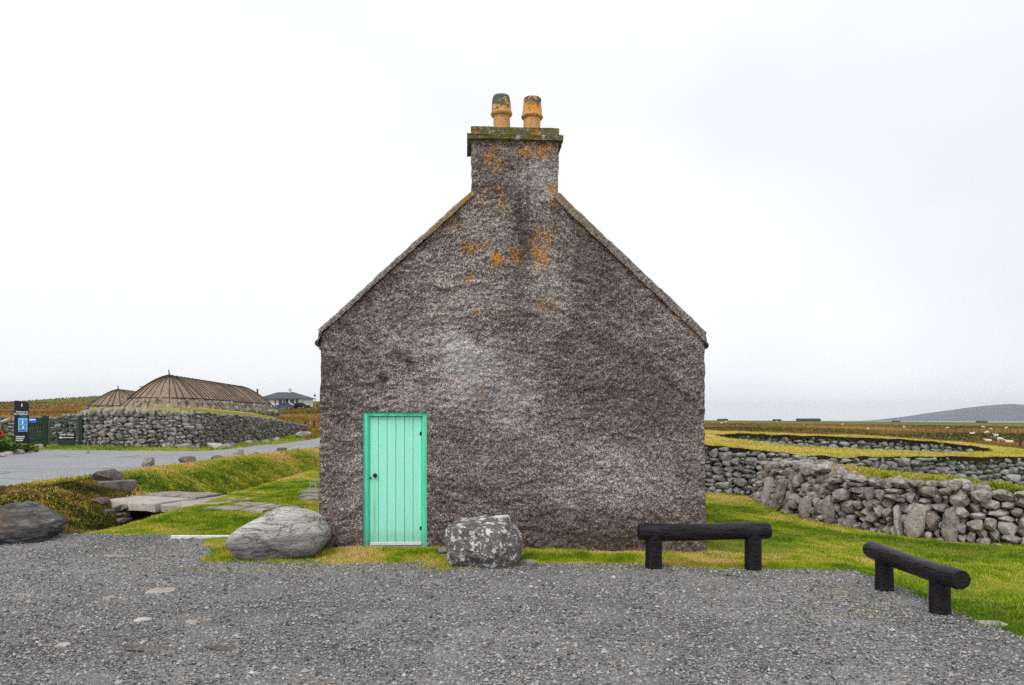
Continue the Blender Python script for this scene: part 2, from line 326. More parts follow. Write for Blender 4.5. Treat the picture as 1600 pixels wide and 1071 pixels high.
MAT['concrete_dark'] = m_plain('dark_concrete', (0.17, 0.15, 0.145), 0.9, 0.2, 0.6, 5, 0.8, 0.02)  # darker and more mottled than the plain old concrete
def m_boulder(kind):
    t = NT('boulder_' + kind); o = t.obj()
    n1 = t.noise(o, 2.2, 6, 0.6); n3 = t.noise(o, 40, 4, 0.75); sp = t.sep(t.vor(o, 95, out='Color'), 0)
    if kind == 'banded':
        band = t.noise(t.mapping(o, scale=(1.0, 1.2, 6.0), rot=(0, R(24), 0)), 2.6, 7, 0.66, 0.9)
        c = t.ramp(band, [(0.28, (0.14, 0.138, 0.137)), (0.38, (0.36, 0.352, 0.343)), (0.50, (0.58, 0.57, 0.55)), (0.66, (0.82, 0.81, 0.79))])
        c = t.mix(t.ramp(sp, [(0.0, 0.6), (0.35, 0.0)]), c, t.mix(0.5, c, (0.06, 0.06, 0.06)))
        c = t.mix(t.ramp(sp, [(0.8, 0.0), (1.0, 0.5)]), c, (0.66, 0.65, 0.62))
        yl = t.math('MULTIPLY', t.blob(o, (0.42, -0.3, 0.25), (0.3, 0.6, 0.35), n1, 0.6), 0.5)
        c = t.mix(yl, c, (0.36, 0.31, 0.18))
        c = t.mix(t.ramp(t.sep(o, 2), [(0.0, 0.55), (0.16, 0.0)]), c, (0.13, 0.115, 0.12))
        crk = t.ramp(t.noise(t.mapping(o, scale=(1.0, 1.0, 3.2), rot=(0, R(20), 0)), 2.0, 5, 0.6, 1.2), [(0.485, 0.0), (0.5, 1.0), (0.515, 0.0)])
        c = t.mix(t.math('MULTIPLY', crk, 0.6), c, (0.09, 0.088, 0.085))
        h = t.math('ADD', t.math('SUBTRACT', band, t.math('MULTIPLY', crk, 0.3)), t.math('MULTIPLY', n3, 0.5)); return t.done(c, 0.85, t.bump(h, 1.0, 0.045), 0.2)
    if kind == 'lichen':
        c = t.ramp(n3, [(0.30, (0.03, 0.028, 0.027)), (0.5, (0.125, 0.113, 0.108)), (0.72, (0.32, 0.30, 0.285))])
        c = t.mix(t.ramp(n1, [(0.45, 0.0), (0.65, 0.5)]), c, (0.19, 0.17, 0.155))
        wv = t.n('ShaderNodeTexNoise'); wv.inputs['Scale'].default_value = 9
        ow = t.mix(0.10, o, wv.outputs['Color'], 'ADD')
        z = t.sep(o, 2)
        up = t.ramp(t.math('ADD', z, t.math('MULTIPLY', t.math('SUBTRACT', n1, 0.5), 0.5)), [(0.26, 0.0), (0.42, 1.0)])
        vc = t.n('ShaderNodeTexVoronoi'); t.put(vc.inputs['Vector'], ow); vc.inputs['Scale'].default_value = 8.5
        thr = t.math('MULTIPLY', t.sep(vc.outputs['Color'], 0), t.math('ADD', t.math('MULTIPLY', up, 0.55), 0.28))
        disc = t.ramp(t.math('SUBTRACT', thr, vc.outputs['Distance']), [(-0.0, 0.0), (0.035, 1.0)])
        crust = t.ramp(t.math('ADD', t.noise(ow, 7.5, 6, 0.72), t.math('MULTIPLY', up, 0.09)), [(0.55, 0.0), (0.57, 1.0)])
        disc = t.math('MAXIMUM', t.math('MULTIPLY', disc, 0.85), crust)
        c = t.mix(t.math('MULTIPLY', disc, 0.95), c, t.mix(n3, (0.55, 0.56, 0.52), (0.86, 0.86, 0.82)))
        vd = t.n('ShaderNodeTexVoronoi'); t.put(vd.inputs['Vector'], t.mapping(ow, loc=(2, 5, 1))); vd.inputs['Scale'].default_value = 22
        d2 = t.ramp(t.math('SUBTRACT', t.math('MULTIPLY', t.sep(vd.outputs['Color'], 1), 0.36), vd.outputs['Distance']), [(0.0, 0.0), (0.05, 0.9)])
        c = t.mix(d2, c, (0.55, 0.55, 0.52))
        c = t.mix(t.math('MULTIPLY', t.blob(o, (0.24, -0.3, 0.47), (0.09, 0.3, 0.035), n1, 0.5), 1.0), c, (0.22, 0.19, 0.01))
        c = t.mix(t.math('MULTIPLY', t.blob(o, (-0.15, -0.3, 0.45), (0.09, 0.3, 0.05), n1, 0.5), 1.0), c, (0.04, 0.018, 0.012))
        return t.done(c, 0.9, t.bump(t.math('ADD', t.math('MULTIPLY', disc, 0.3), n3), 0.7, 0.02), 0.2)
    band = t.noise(t.mapping(o, scale=(1.2, 1.2, 6.0), rot=(0, R(28), 0)), 3.0, 6, 0.65, 0.6)
    c = t.ramp(band, [(0.30, (0.030, 0.031, 0.034)), (0.5, (0.10, 0.10, 0.103)), (0.70, (0.30, 0.295, 0.29))])
    br = t.math('MULTIPLY', t.blob(o, (-0.2, -0.2, 0.1), (0.8, 1, 0.22), n1, 0.6), 0.75); c = t.mix(br, c, (0.16, 0.105, 0.06))
    c = t.mix(t.ramp(t.math('ADD', t.sep(t.normal(), 2), t.math('MULTIPLY', n3, 0.5)), [(1.0, 0.0), (1.25, 0.6)]), c, (0.40, 0.39, 0.37))
    return t.done(c, 0.85, t.bump(t.math('ADD', band, t.math('MULTIPLY', n3, 0.4)), 0.8, 0.03), 0.25)
for k in ('banded', 'lichen', 'dark'): MAT['b_' + k] = m_boulder(k)

def m_log():
    t = NT('creosoted_log'); o = t.obj()
    g = t.mapping(o, scale=(1.2, 14, 14)); n = t.noise(g, 3, 5, 0.65, 0.4); n2 = t.noise(o, 5, 4)
    c = t.mix(t.ramp(n, [(0.35, 0.0), (0.7, 1.0)]), (0.003, 0.002, 0.004), (0.017, 0.010, 0.020))
    c = t.mix(t.ramp(n2, [(0.58, 0.0), (0.72, 0.4)]), c, (0.04, 0.022, 0.026))
    ck = t.ramp(t.noise(t.mapping(o, scale=(0.8, 9, 9), loc=(1, 2, 3)), 2.2, 4, 0.6, 0.5), [(0.40, 1.0), (0.45, 0.0)])
    c = t.mix(ck, c, (0.002, 0.002, 0.002))
    c = t.mix(t.ramp(t.noise(t.mapping(o, scale=(2, 30, 30)), 2.5, 3), [(0.56, 0.0), (0.72, 0.5)]), c, (0.034, 0.024, 0.037))
    return t.done(c, 0.42, t.bump(t.math('SUBTRACT', n, t.math('MULTIPLY', ck, 0.5)), 0.75, 0.02), 0.30)
MAT['log'] = m_log()
def m_thatch():
    t = NT('weathered_thatch'); o = t.obj(); a = t.attr('down')
    n = t.noise(o, 1.3, 5, 0.6); n2 = t.noise(t.mapping(o, scale=(1, 1, 0.35)), 9, 5, 0.75)
    c = t.mix(t.ramp(n2, [(0.3, 0.0), (0.7, 1.0)]), (0.15, 0.105, 0.075), (0.46, 0.36, 0.275))
    c = t.mix(t.ramp(n, [(0.42, 0.0), (0.65, 0.5)]), c, (0.27, 0.17, 0.12))
    return t.done(c, 0.95, t.bump(n2, 0.9, 0.06), 0.1)
MAT['thatch'] = m_thatch()
MAT['rope'] = m_plain('dark_rope', (0.055, 0.04, 0.03), 0.95, 0.1, 0.3, 4)
MAT['sign_navy'] = m_plain('navy_sign_panel', (0.006, 0.005, 0.017), 0.45, 0.4, 0.2, 4, 0.05)
MAT['sign_blue'] = m_plain('blue_sign_panel', (0.012, 0.11, 0.62), 0.5, 0.4, 0.1, 4, 0.05)
MAT['sign_light'] = m_plain('pale_blue_sign_panel', (0.22, 0.58, 0.88), 0.5, 0.4, 0.1, 4, 0.05)
MAT['sign_mid'] = m_plain('mid_blue_sign_square', (0.06, 0.30, 0.66), 0.5, 0.4, 0.1, 4, 0.05)
MAT['letter'] = m_plain('white_lettering', (0.85, 0.86, 0.88), 0.6, 0.3, 0.03, 4, 0.0)
MAT['gate_green'] = m_plain('dark_green_gate_paint', (0.020, 0.040, 0.026), 0.6, 0.3, 0.35, 9)
MAT['gate_grey'] = m_plain('grey_green_gate_paint', (0.055, 0.075, 0.062), 0.6, 0.3, 0.3, 9)
MAT['slate'] = m_plain('grey_slate', (0.075, 0.078, 0.095), 0.7, 0.3, 0.3, 3, 0.3, 0.02)
MAT['white_wall'] = m_plain('white_roughcast', (0.82, 0.82, 0.80), 0.9, 0.2, 0.06, 3)
MAT['glass'] = m_plain('dark_window_glass', (0.03, 0.04, 0.045), 0.15, 0.5, 0.2, 1, 0.0)
MAT['car_blue'] = m_plain('dark_blue_car_paint', (0.012, 0.055, 0.115), 0.25, 0.5, 0.1, 2, 0.0, coat=0.6)
MAT['car_black'] = m_plain('black_car_paint', (0.012, 0.012, 0.014), 0.25, 0.5, 0.1, 2, 0.0, coat=0.6)
MAT['rubber'] = m_plain('tyre_rubber', (0.012, 0.012, 0.012), 0.8, 0.2, 0.1, 5)
MAT['wood_post'] = m_plain('weathered_post', (0.07, 0.045, 0.032), 0.9, 0.2, 0.4, 12)
MAT['galv'] = m_plain('galvanised_steel', (0.33, 0.35, 0.38), 0.5, 0.4, 0.2, 10)
MAT['wool'] = m_plain('sheep_wool', (0.70, 0.66, 0.58), 0.95, 0.1, 0.15, 14, 0.6, 0.03)
MAT['leaf'] = m_grass('flower_bed_leaf', [(0.0, (0.012, 0.035, 0.008)), (0.5, (0.05, 0.11, 0.015)), (0.85, (0.14, 0.19, 0.03)), (1.0, (0.30, 0.24, 0.03))])
MAT['petal'] = m_plain('red_petal', (0.60, 0.02, 0.015), 0.6, 0.3, 0.2, 20, 0.0)
MAT['far_dark'] = m_plain('far_dark_timber', (0.11, 0.105, 0.095), 0.9, 0.1, 0.3, 0.5, 0.2)  # timber colour lightened, distance haze mixed into it
MAT['hill'] = m_plain('heather_hillside', (0.065, 0.062, 0.05), 0.95, 0.1, 0.35, 0.004, 0.3, 4.0)
def m_sea():
    t = NT('sea_water'); o = t.pos()
    return t.done((0.05, 0.075, 0.095), 0.35, t.bump(t.noise(o, 0.02, 4), 0.3, 1.0), 0.5)
MAT['sea'] = m_sea()

# ------------------------------------------------------------------ mesh helpers
def link(o, parent=None):
    COL.objects.link(o)
    if parent is not None: o.parent = parent
    return o
def tag(o, label=None, cat=None, group=None, kind=None):
    if label: o['label'] = label
    if cat: o['category'] = cat
    if group: o['group'] = group
    if kind: o['kind'] = kind
    return o
def empty(name, loc=(0, 0, 0), rz=0.0, label=None, cat=None, group=None):
    o = bpy.data.objects.new(name, None); o.location = loc; o.rotation_euler = (0, 0, rz); o.empty_display_size = 0.2
    link(o); return tag(o, label, cat, group)
def mesh_np(name, V, F, smooth=True):
    """V (n,3), F (m,k) all faces of k corners"""
    V = np.asarray(V, np.float32); F = np.asarray(F, np.int32); k = F.shape[1]
    me = bpy.data.meshes.new(name)
    me.vertices.add(len(V)); me.vertices.foreach_set('co', V.ravel())
    me.loops.add(F.size); me.loops.foreach_set('vertex_index', F.ravel())
    me.polygons.add(len(F)); me.polygons.foreach_set('loop_start', np.arange(0, F.size, k, dtype=np.int32))
    me.update(calc_edges=True)
    me.polygons.foreach_set('use_smooth', np.full(len(F), smooth, bool))
    me.update()
    return me
def fattr(me, name, vals):
    a = me.attributes.new(name, 'FLOAT', 'POINT'); a.data.foreach_set('value', np.asarray(vals, np.float32))
def add(name, me, mat, parent=None, loc=None, rot=None, scale=None):
    o = bpy.data.objects.new(name, me)
    if mat is not None and not me.materials: me.materials.append(MAT[mat])
    if loc is not None: o.location = loc
    if rot is not None: o.rotation_euler = rot
    if scale is not None: o.scale = scale
    return link(o, parent)
class MB:
    """collects solids into one mesh"""
    def __init__(s): s.bm = bmesh.new()
    def box(s, x0, x1, y0, y1, z0, z1, mtx=None, bevel=0.0):
        r = bmesh.ops.create_cube(s.bm, size=1.0); vs_ = r['verts']
        bmesh.ops.scale(s.bm, vec=(x1 - x0, y1 - y0, z1 - z0), verts=vs_)
        bmesh.ops.translate(s.bm, vec=((x0 + x1) / 2, (y0 + y1) / 2, (z0 + z1) / 2), verts=vs_)
        if bevel:
            es = list({e for v in vs_ for e in v.link_edges})
            g = bmesh.ops.bevel(s.bm, geom=es, offset=bevel, segments=1, affect='EDGES'); vs_ = g['verts']
        if mtx is not None: bmesh.ops.transform(s.bm, matrix=mtx, verts=[v for v in vs_ if v.is_valid])
        return s
    def bar(s, a, b, r0, r1=None, seg=10, wob=0.0, rings=1, cap=True):
        a = Vector(a); b = Vector(b); r1 = r0 if r1 is None else r1
        d = (b - a); ln = d.length; q = d.to_track_quat('Z', 'Y'); prev = None; first = None
        for i in range(rings + 1):
            t = i / rings; c = a + d * t; rr = r0 + (r1 - r0) * t; ring = []
            for j in range(seg):
                an = 2 * math.pi * j / seg
                k = rr * (1 + wob * random.uniform(-1, 1))
                ring.append(s.bm.verts.new(c + q @ Vector((math.cos(an) * k, math.sin(an) * k, 0))))
            if prev:
                for j in range(seg): s.bm.faces.new((prev[j], prev[(j + 1) % seg], ring[(j + 1) % seg], ring[j]))
            else: first = ring
            prev = ring
        if cap: s.bm.faces.new(list(reversed(first))); s.bm.faces.new(prev)
        return s
    def prism(s, pts, y0, y1):
        """polygon in (x,z) extruded along y"""
        a = [s.bm.verts.new((x, y0, z)) for x, z in pts]; b = [s.bm.verts.new((x, y1, z)) for x, z in pts]; n = len(pts)
        s.bm.faces.new(a); s.bm.faces.new(list(reversed(b)))
        for i in range(n): s.bm.faces.new((a[i], b[i], b[(i + 1) % n], a[(i + 1) % n]))
        return s
    def lathe(s, prof, seg=28, wob=0.0):
        prev = None
        for r, z in prof:
            ring = [s.bm.verts.new((r * (1 + wob * random.uniform(-1, 1)) * math.cos(2 * math.pi * j / seg), r * math.sin(2 * math.pi * j / seg), z)) for j in range(seg)]
            if prev:
                for j in range(seg): s.bm.faces.new((prev[j], prev[(j + 1) % seg], ring[(j + 1) % seg], ring[j]))
            prev = ring
        return s
    def mesh(s, name, smooth=False, angle=40):
        bmesh.ops.recalc_face_normals(s.bm, faces=s.bm.faces)
        me = bpy.data.meshes.new(name); 
        if smooth:
            for f in s.bm.faces: f.smooth = True
            for e in s.bm.edges:
                if len(e.link_faces) == 2 and e.calc_face_angle(0) > R(angle): e.smooth = False
        s.bm.to_mesh(me); s.bm.free(); return me
    def build(s, name, mat, parent=None, smooth=False, loc=None, rot=None):
        return add(name, s.mesh(name, smooth), mat, parent, loc, rot)

def at(px, py, z):
    """the ground-plane point of height z that the photo shows at (px,py)"""
    Y = (CAM_H - z) * FPX / (py - HOR); return ((px - 800) / FPX * Y, Y)

# ------------------------------------------------------------------ terrain
def Xr(y): return np.interp(y, [6, 12, 16.5, 20.3, 27, 36, 50, 90, 200], [-16, -12.4, -11.0, -10.5, -10.15, -9.2, -8.6, -6, 4])
def zroad(x, y):
    y = np.asarray(y, float)
    z = np.interp(y, [6, 16.5, 27, 36, 60, 100], [0.2, 0.35, 0.45, 0.5, 0.5, 1.0])
    return z + 0.014 * np.clip(Xr(y) - 4 - x, 0, 12)
def xdit(y): return np.interp(y, [12, 20, 28, 40, 60], [-7.75, -7.75, -7.75, -7.5, -7.0])
def h(x, y, rough=True):
    x = np.asarray(x, float); y = np.asarray(y, float)
    zf = -0.06 - 0.05 * ss(0, 4, x) + 0.012 * fbm(x * 0.6, y * 0.6, 3, 3)
    zl_l = 0.011 * np.clip(y - 12, 0, 18)
    zl_r = -0.13 - 0.04 * np.clip(x - 3, 0, 5) + 0.012 * np.clip(y - 14, 0, 8)
    zl = lerp(zl_l, zl_r, ss(-1.5, 3.0, x))
    z = lerp(zf, zl, ss(10.1, 11.1, y) * (1 - ss(-4.2, -5.2, x)) + ss(11.5, 13.2, y) * ss(-4.2, -5.2, x))
    z = np.where(x > 4.4, lerp(z, zl_r - 0.02, ss(4.4, 5.2, x)), z)
    if rough: z = z + 0.018 * fbm(x * 1.3, y * 1.3, 5, 3) * ss(4.3, 4.9, np.where(y > 10.4, 6, x))
    # ditch and road bank
    fade = 1 - ss(38, 60, y)
    zb = (lerp(-0.07, -0.52, ss(12.5, 14.2, y)) - 0.28 * np.exp(-((y - 16.2) / 1.5) ** 2)) * fade + (1 - fade) * 0.1
    xd = xdit(y)
    edge = ss(-6.7, -7.4, x) * ss(12.2, 13.2, y)
    z = np.where(x > xd, lerp(z, zb, edge), z)
    t = np.clip((xd - 0.15 - x) / np.maximum(xd - 0.15 - Xr(y), 0.3), 0, 1)
    prof = 1 - (1 - t) ** 2.0
    zbank = zb + (zroad(x, y) + 0.03 - zb) * prof
    if rough: zbank = zbank + (0.10 * fbm(x * 1.7, y * 0.9, 9, 4) * np.sin(np.pi * np.clip(t, 0, 1)))
    z = np.where(x <= xd, zbank, z)
    z = np.where(x < Xr(y), zroad(x, y), z)
    # far country
    r = x / np.maximum(y, 1)
    wl = 1 - ss(-0.20, 0.10, r)
    yl = np.clip(y - 40, 0, 400)
    zleft = 0.55 + 0.0305 * np.minimum(yl, 380) + 2.6 * np.exp(-(((x + 158) / 16) ** 2 + ((y - 300) / 40) ** 2))
    zleft = zleft + 0.8 * fbm(x * 0.012, y * 0.012, 21, 4) * ss(60, 200, y)
    zright = -0.22 + (2.15 - 4.6 * np.clip(r - 0.22, 0, 0.5)) * ss(120, 560, y) + 0.25 * fbm(x * 0.02, y * 0.02, 31, 4) * ss(60, 150, y)
    zright = zright - 1.0 * ss(0.28, 0.55, r) * ss(52, 85, y) * (1 - ss(150, 480, y))
    far = lerp(zright, zleft, wl)
    z = lerp(z, far, ss(42, 62, y))
    z = z - 16 * ss(620, 800, y)
    return z

def gravel_sd(x, y):
    """< 0 inside the gravel lot"""
    yb = np.interp(x, [-30, -7.0, -5.1, -4.0, -3.0, -1.0, 0.3, 2.2, 4.0], [12.3, 12.45, 12.4, 10.55, 10.25, 10.05, 10.15, 10.1, 9.9])
    d1 = y - yb
    d2 = x - np.interp(y, [2, 6.8, 8.2, 9.3, 11], [4.6, 4.5, 4.42, 4.5, 4.3])
    d = np.maximum(d1, d2)
    d = d + 0.5 * np.exp(-(((x + 4.15) / 0.4) ** 2 + ((y - 10.35) / 0.28) ** 2)) + 0.35 * np.exp(-(((x + 0.85) / 0.3) ** 2 + ((y - 9.85) / 0.2) ** 2)) + 0.2 * np.exp(-(((x + 2.4) / 0.5) ** 2 + ((y - 10.1) / 0.12) ** 2))
    return d + 0.20 * fbm(x * 1.6, y * 1.6, 41, 4)

ROAD = [(-16.0, 7.0), (-12.4, 12), (-11.0, 16.5), (-10.5, 20.3), (-10.15, 27), (-9.2, 36), (-8.6, 50), (-6, 90), (4, 200),
        (0, 200), (-10, 90), (-12.8, 50), (-13.2, 40), (-13.0, 34.5), (-13.6, 33.3), (-16.3, 32.6), (-19.5, 32.9), (-20.1, 32.0), (-18.6, 27.5), (-19, 24), (-30, 20), (-30, 7)]
def in_poly(x, y, P):
    x = np.asarray(x, float); y = np.asarray(y, float); c = np.zeros(x.shape, bool); n = len(P)
    for i in range(n):
        (x0, y0), (x1, y1) = P[i], P[(i + 1) % n]
        if y0 == y1: continue
        k = ((y0 > y) != (y1 > y)) & (x < (x1 - x0) * (y - y0) / (y1 - y0) + x0); c ^= k
    return c

def axis(dense, step, outer, g):
    a = list(np.arange(dense[0], dense[1] + 1e-6, step)); s = step
    up = []; v = dense[1]
    while v < outer[1]: s *= g; v += s; up.append(v)
    s = step; dn = []; v = dense[0]
    while v > outer[0]: s *= g; v -= s; dn.append(v)
    return np.array(dn[::-1] + a + up)
gx = axis((-13, 11), 0.11, (-1500, 1800), 1.085)
gy = axis((9.5, 24), 0.11, (-30, 820), 1.045)
GX, GY = np.meshgrid(gx, gy); GZ = h(GX, GY)
GZ = np.where(in_poly(GX, GY, ROAD) & (GY < 190), GZ - 0.015, GZ)
nx, ny = len(gx), len(gy)
idx = np.arange(nx * ny).reshape(ny, nx)
F = np.stack([idx[:-1, :-1], idx[:-1, 1:], idx[1:, 1:], idx[1:, :-1]], -1).reshape(-1, 4)
me = mesh_np('ground', np.stack([GX, GY, GZ], -1).reshape(-1, 3), F)
rr_ = GX / np.maximum(GY, 1)
fattr(me, 'moor', (np.maximum(ss(60, 75, GY), ss(42, 55, GY) * (rr_ < -0.25))).ravel())
fattr(me, 'bank', (((GX < -7.2) & (GX > Xr(GY) - 0.5) & (GY > 12.3) & (GY < 60)) * 1.0).ravel())
gr = np.maximum(ss(330, 480, GY) * (rr_ > 0.05), np.exp(-(((GX + 158) / 20) ** 2 + ((GY - 300) / 45) ** 2)))
gr = np.maximum(gr, (rr_ < -0.24) * (rr_ > -0.36) * ss(90, 120, GY) * (1 - ss(230, 260, GY)) * 0.8)
fattr(me, 'green', gr.ravel())
tag(add('ground', me, 'ground'), 'mown turf and brown moorland stretching to the horizon', None, None, 'structure')

# gravel lot sheet
ax_, ay_ = np.arange(-14, 5.4, 0.07), np.arange(2.0, 13.4, 0.07)
AX, AY = np.meshgrid(ax_, ay_); AZ = h(AX, AY) + 0.012 + 0.010 * fbm(AX * 2.2, AY * 2.2, 51, 3) * (gravel_sd(AX, AY) < -0.15)
n1_, n2_ = len(ax_), len(ay_); idx = np.arange(n1_ * n2_).reshape(n2_, n1_)
F = np.stack([idx[:-1, :-1], idx[:-1, 1:], idx[1:, 1:], idx[1:, :-1]], -1).reshape(-1, 4)
keep = (gravel_sd((AX[:-1, :-1] + AX[1:, 1:]) / 2, (AY[:-1, :-1] + AY[1:, 1:]) / 2) < 0).ravel()
def compact(V, F):
    u, inv = np.unique(F.ravel(), return_inverse=True); return V[u], inv.reshape(F.shape)
V_, F_ = compact(np.stack([AX, AY, AZ], -1).reshape(-1, 3), F[keep])
tag(add('gravel_lot', mesh_np('gravel_lot', V_, F_), 'gravel'), 'grey gravel parking area in front of the cottage', None, None, 'structure')

# road sheet
ax_, ay_ = axis((-22, -8), 0.25, (-30, 6), 1.2), axis((7, 52), 0.25, (7, 200), 1.1)
AX, AY = np.meshgrid(ax_, ay_); AZ = h(AX, AY, False) + 0.02 + 0.012 * fbm(AX * 0.5, AY * 0.3, 61, 3)
n1_, n2_ = len(ax_), len(ay_); idx = np.arange(n1_ * n2_).reshape(n2_, n1_)
F = np.stack([idx[:-1, :-1], idx[:-1, 1:], idx[1:, 1:], idx[1:, :-1]], -1).reshape(-1, 4)
keep = in_poly((AX[:-1, :-1] + AX[1:, 1:]) / 2, (AY[:-1, :-1] + AY[1:, 1:]) / 2, ROAD).ravel()
V_, F_ = compact(np.stack([AX, AY, AZ], -1).reshape(-1, 3), F[keep])
tag(add('road', mesh_np('road', V_, F_), 'asphalt'), 'grey asphalt single-track road running past the thatched houses', None, None, 'structure')

# sea and far hill
mb = MB(); v = [mb.bm.verts.new(c) for c in ((-8400, 640, -4), (8400, 640, -4), (8400, 8600, -4), (-8400, 8600, -4))]; mb.bm.faces.new(v)
tag(mb.build('sea', 'sea'), 'thin strip of grey sea on the horizon', None, None, 'structure')
hx, hy = np.meshgrid(np.linspace(2500, 7000, 150), np.linspace(6200, 8400, 40))
prof = np.interp(hx / 7000 * 1200 + 800, [1405, 1440, 1470, 1500, 1530, 1560, 1580, 1600, 1660, 1800, 1950], [-12, 10, 44, 86, 118, 148, 156, 148, 150, 120, -12])
hz = np.where(prof > -12, prof, -12) * np.clip(1 - ((hy - 7000) / np.where(hy < 7000, 800, 1600)) ** 2, 0, 1) - 10
hz = hz + 9 * fbm(hx * 0.004, hy * 0.004, 71, 4) * np.clip(hz / 60, 0, 1)
idx = np.arange(hx.size).reshape(hx.shape)
F = np.stack([idx[:-1, :-1], idx[:-1, 1:], idx[1:, 1:], idx[1:, :-1]], -1).reshape(-1, 4)
tag(add('distant_hill', mesh_np('distant_hill', np.stack([hx, hy, hz], -1).reshape(-1, 3), F), 'hill'), 'blue hazy hill far across the water', None, None, 'structure')

# ------------------------------------------------------------------ cottage
HX, HY, HYAW = 0.047, 11.25, R(3.5)
cot = empty('cottage', (HX, HY, 0), HYAW, 'roughcast grey-brown cottage gable with mint green door and twin chimney pots', 'cottage')
def fac(px, py):
    k = (px - 800) / FPX; c, s_ = math.cos(HYAW), math.sin(HYAW)
    u = (k * HY - HX) / (c - k * s_); Y = HY + u * s_
    return u, CAM_H - (py - HOR) * Y / FPX
EW, EZ, CW, SZ, TOPZ = 2.82, 3.06, 0.635, 5.10, 5.97       # eave half width and height, chimney half width, shoulder and ledge height
DU0, DU1, DZ = -2.21, -1.288, 1.955
def comb_(u, z):
    w = 0.35 * fbm(u * 0.7, z * 0.7, 201, 2); a = R(-13) + w
    p = u * np.cos(a) + z * np.sin(a); q = -u * np.sin(a) + z * np.cos(a)
    return fbm(p * 4.2, q * 11.0, 83, 4, 0.66)
def wallpoint(u, z):
    return -(0.030 * fbm(u * 1.1 + 3, z * 1.1, 81, 3) + 0.030 * comb_(u, z) + 0.024 * fbm(u * 22, z * 26, 85, 3))
def region(u, z, bl, wob):
    out = np.zeros_like(u)
    for cu, cz, ru, rz, k in bl:
        d = np.sqrt(((u - cu) / ru) ** 2 + ((z - cz) / rz) ** 2) + wob
        out = np.maximum(out, k * (1 - ss(0.35, 1.05, d)))
    return out
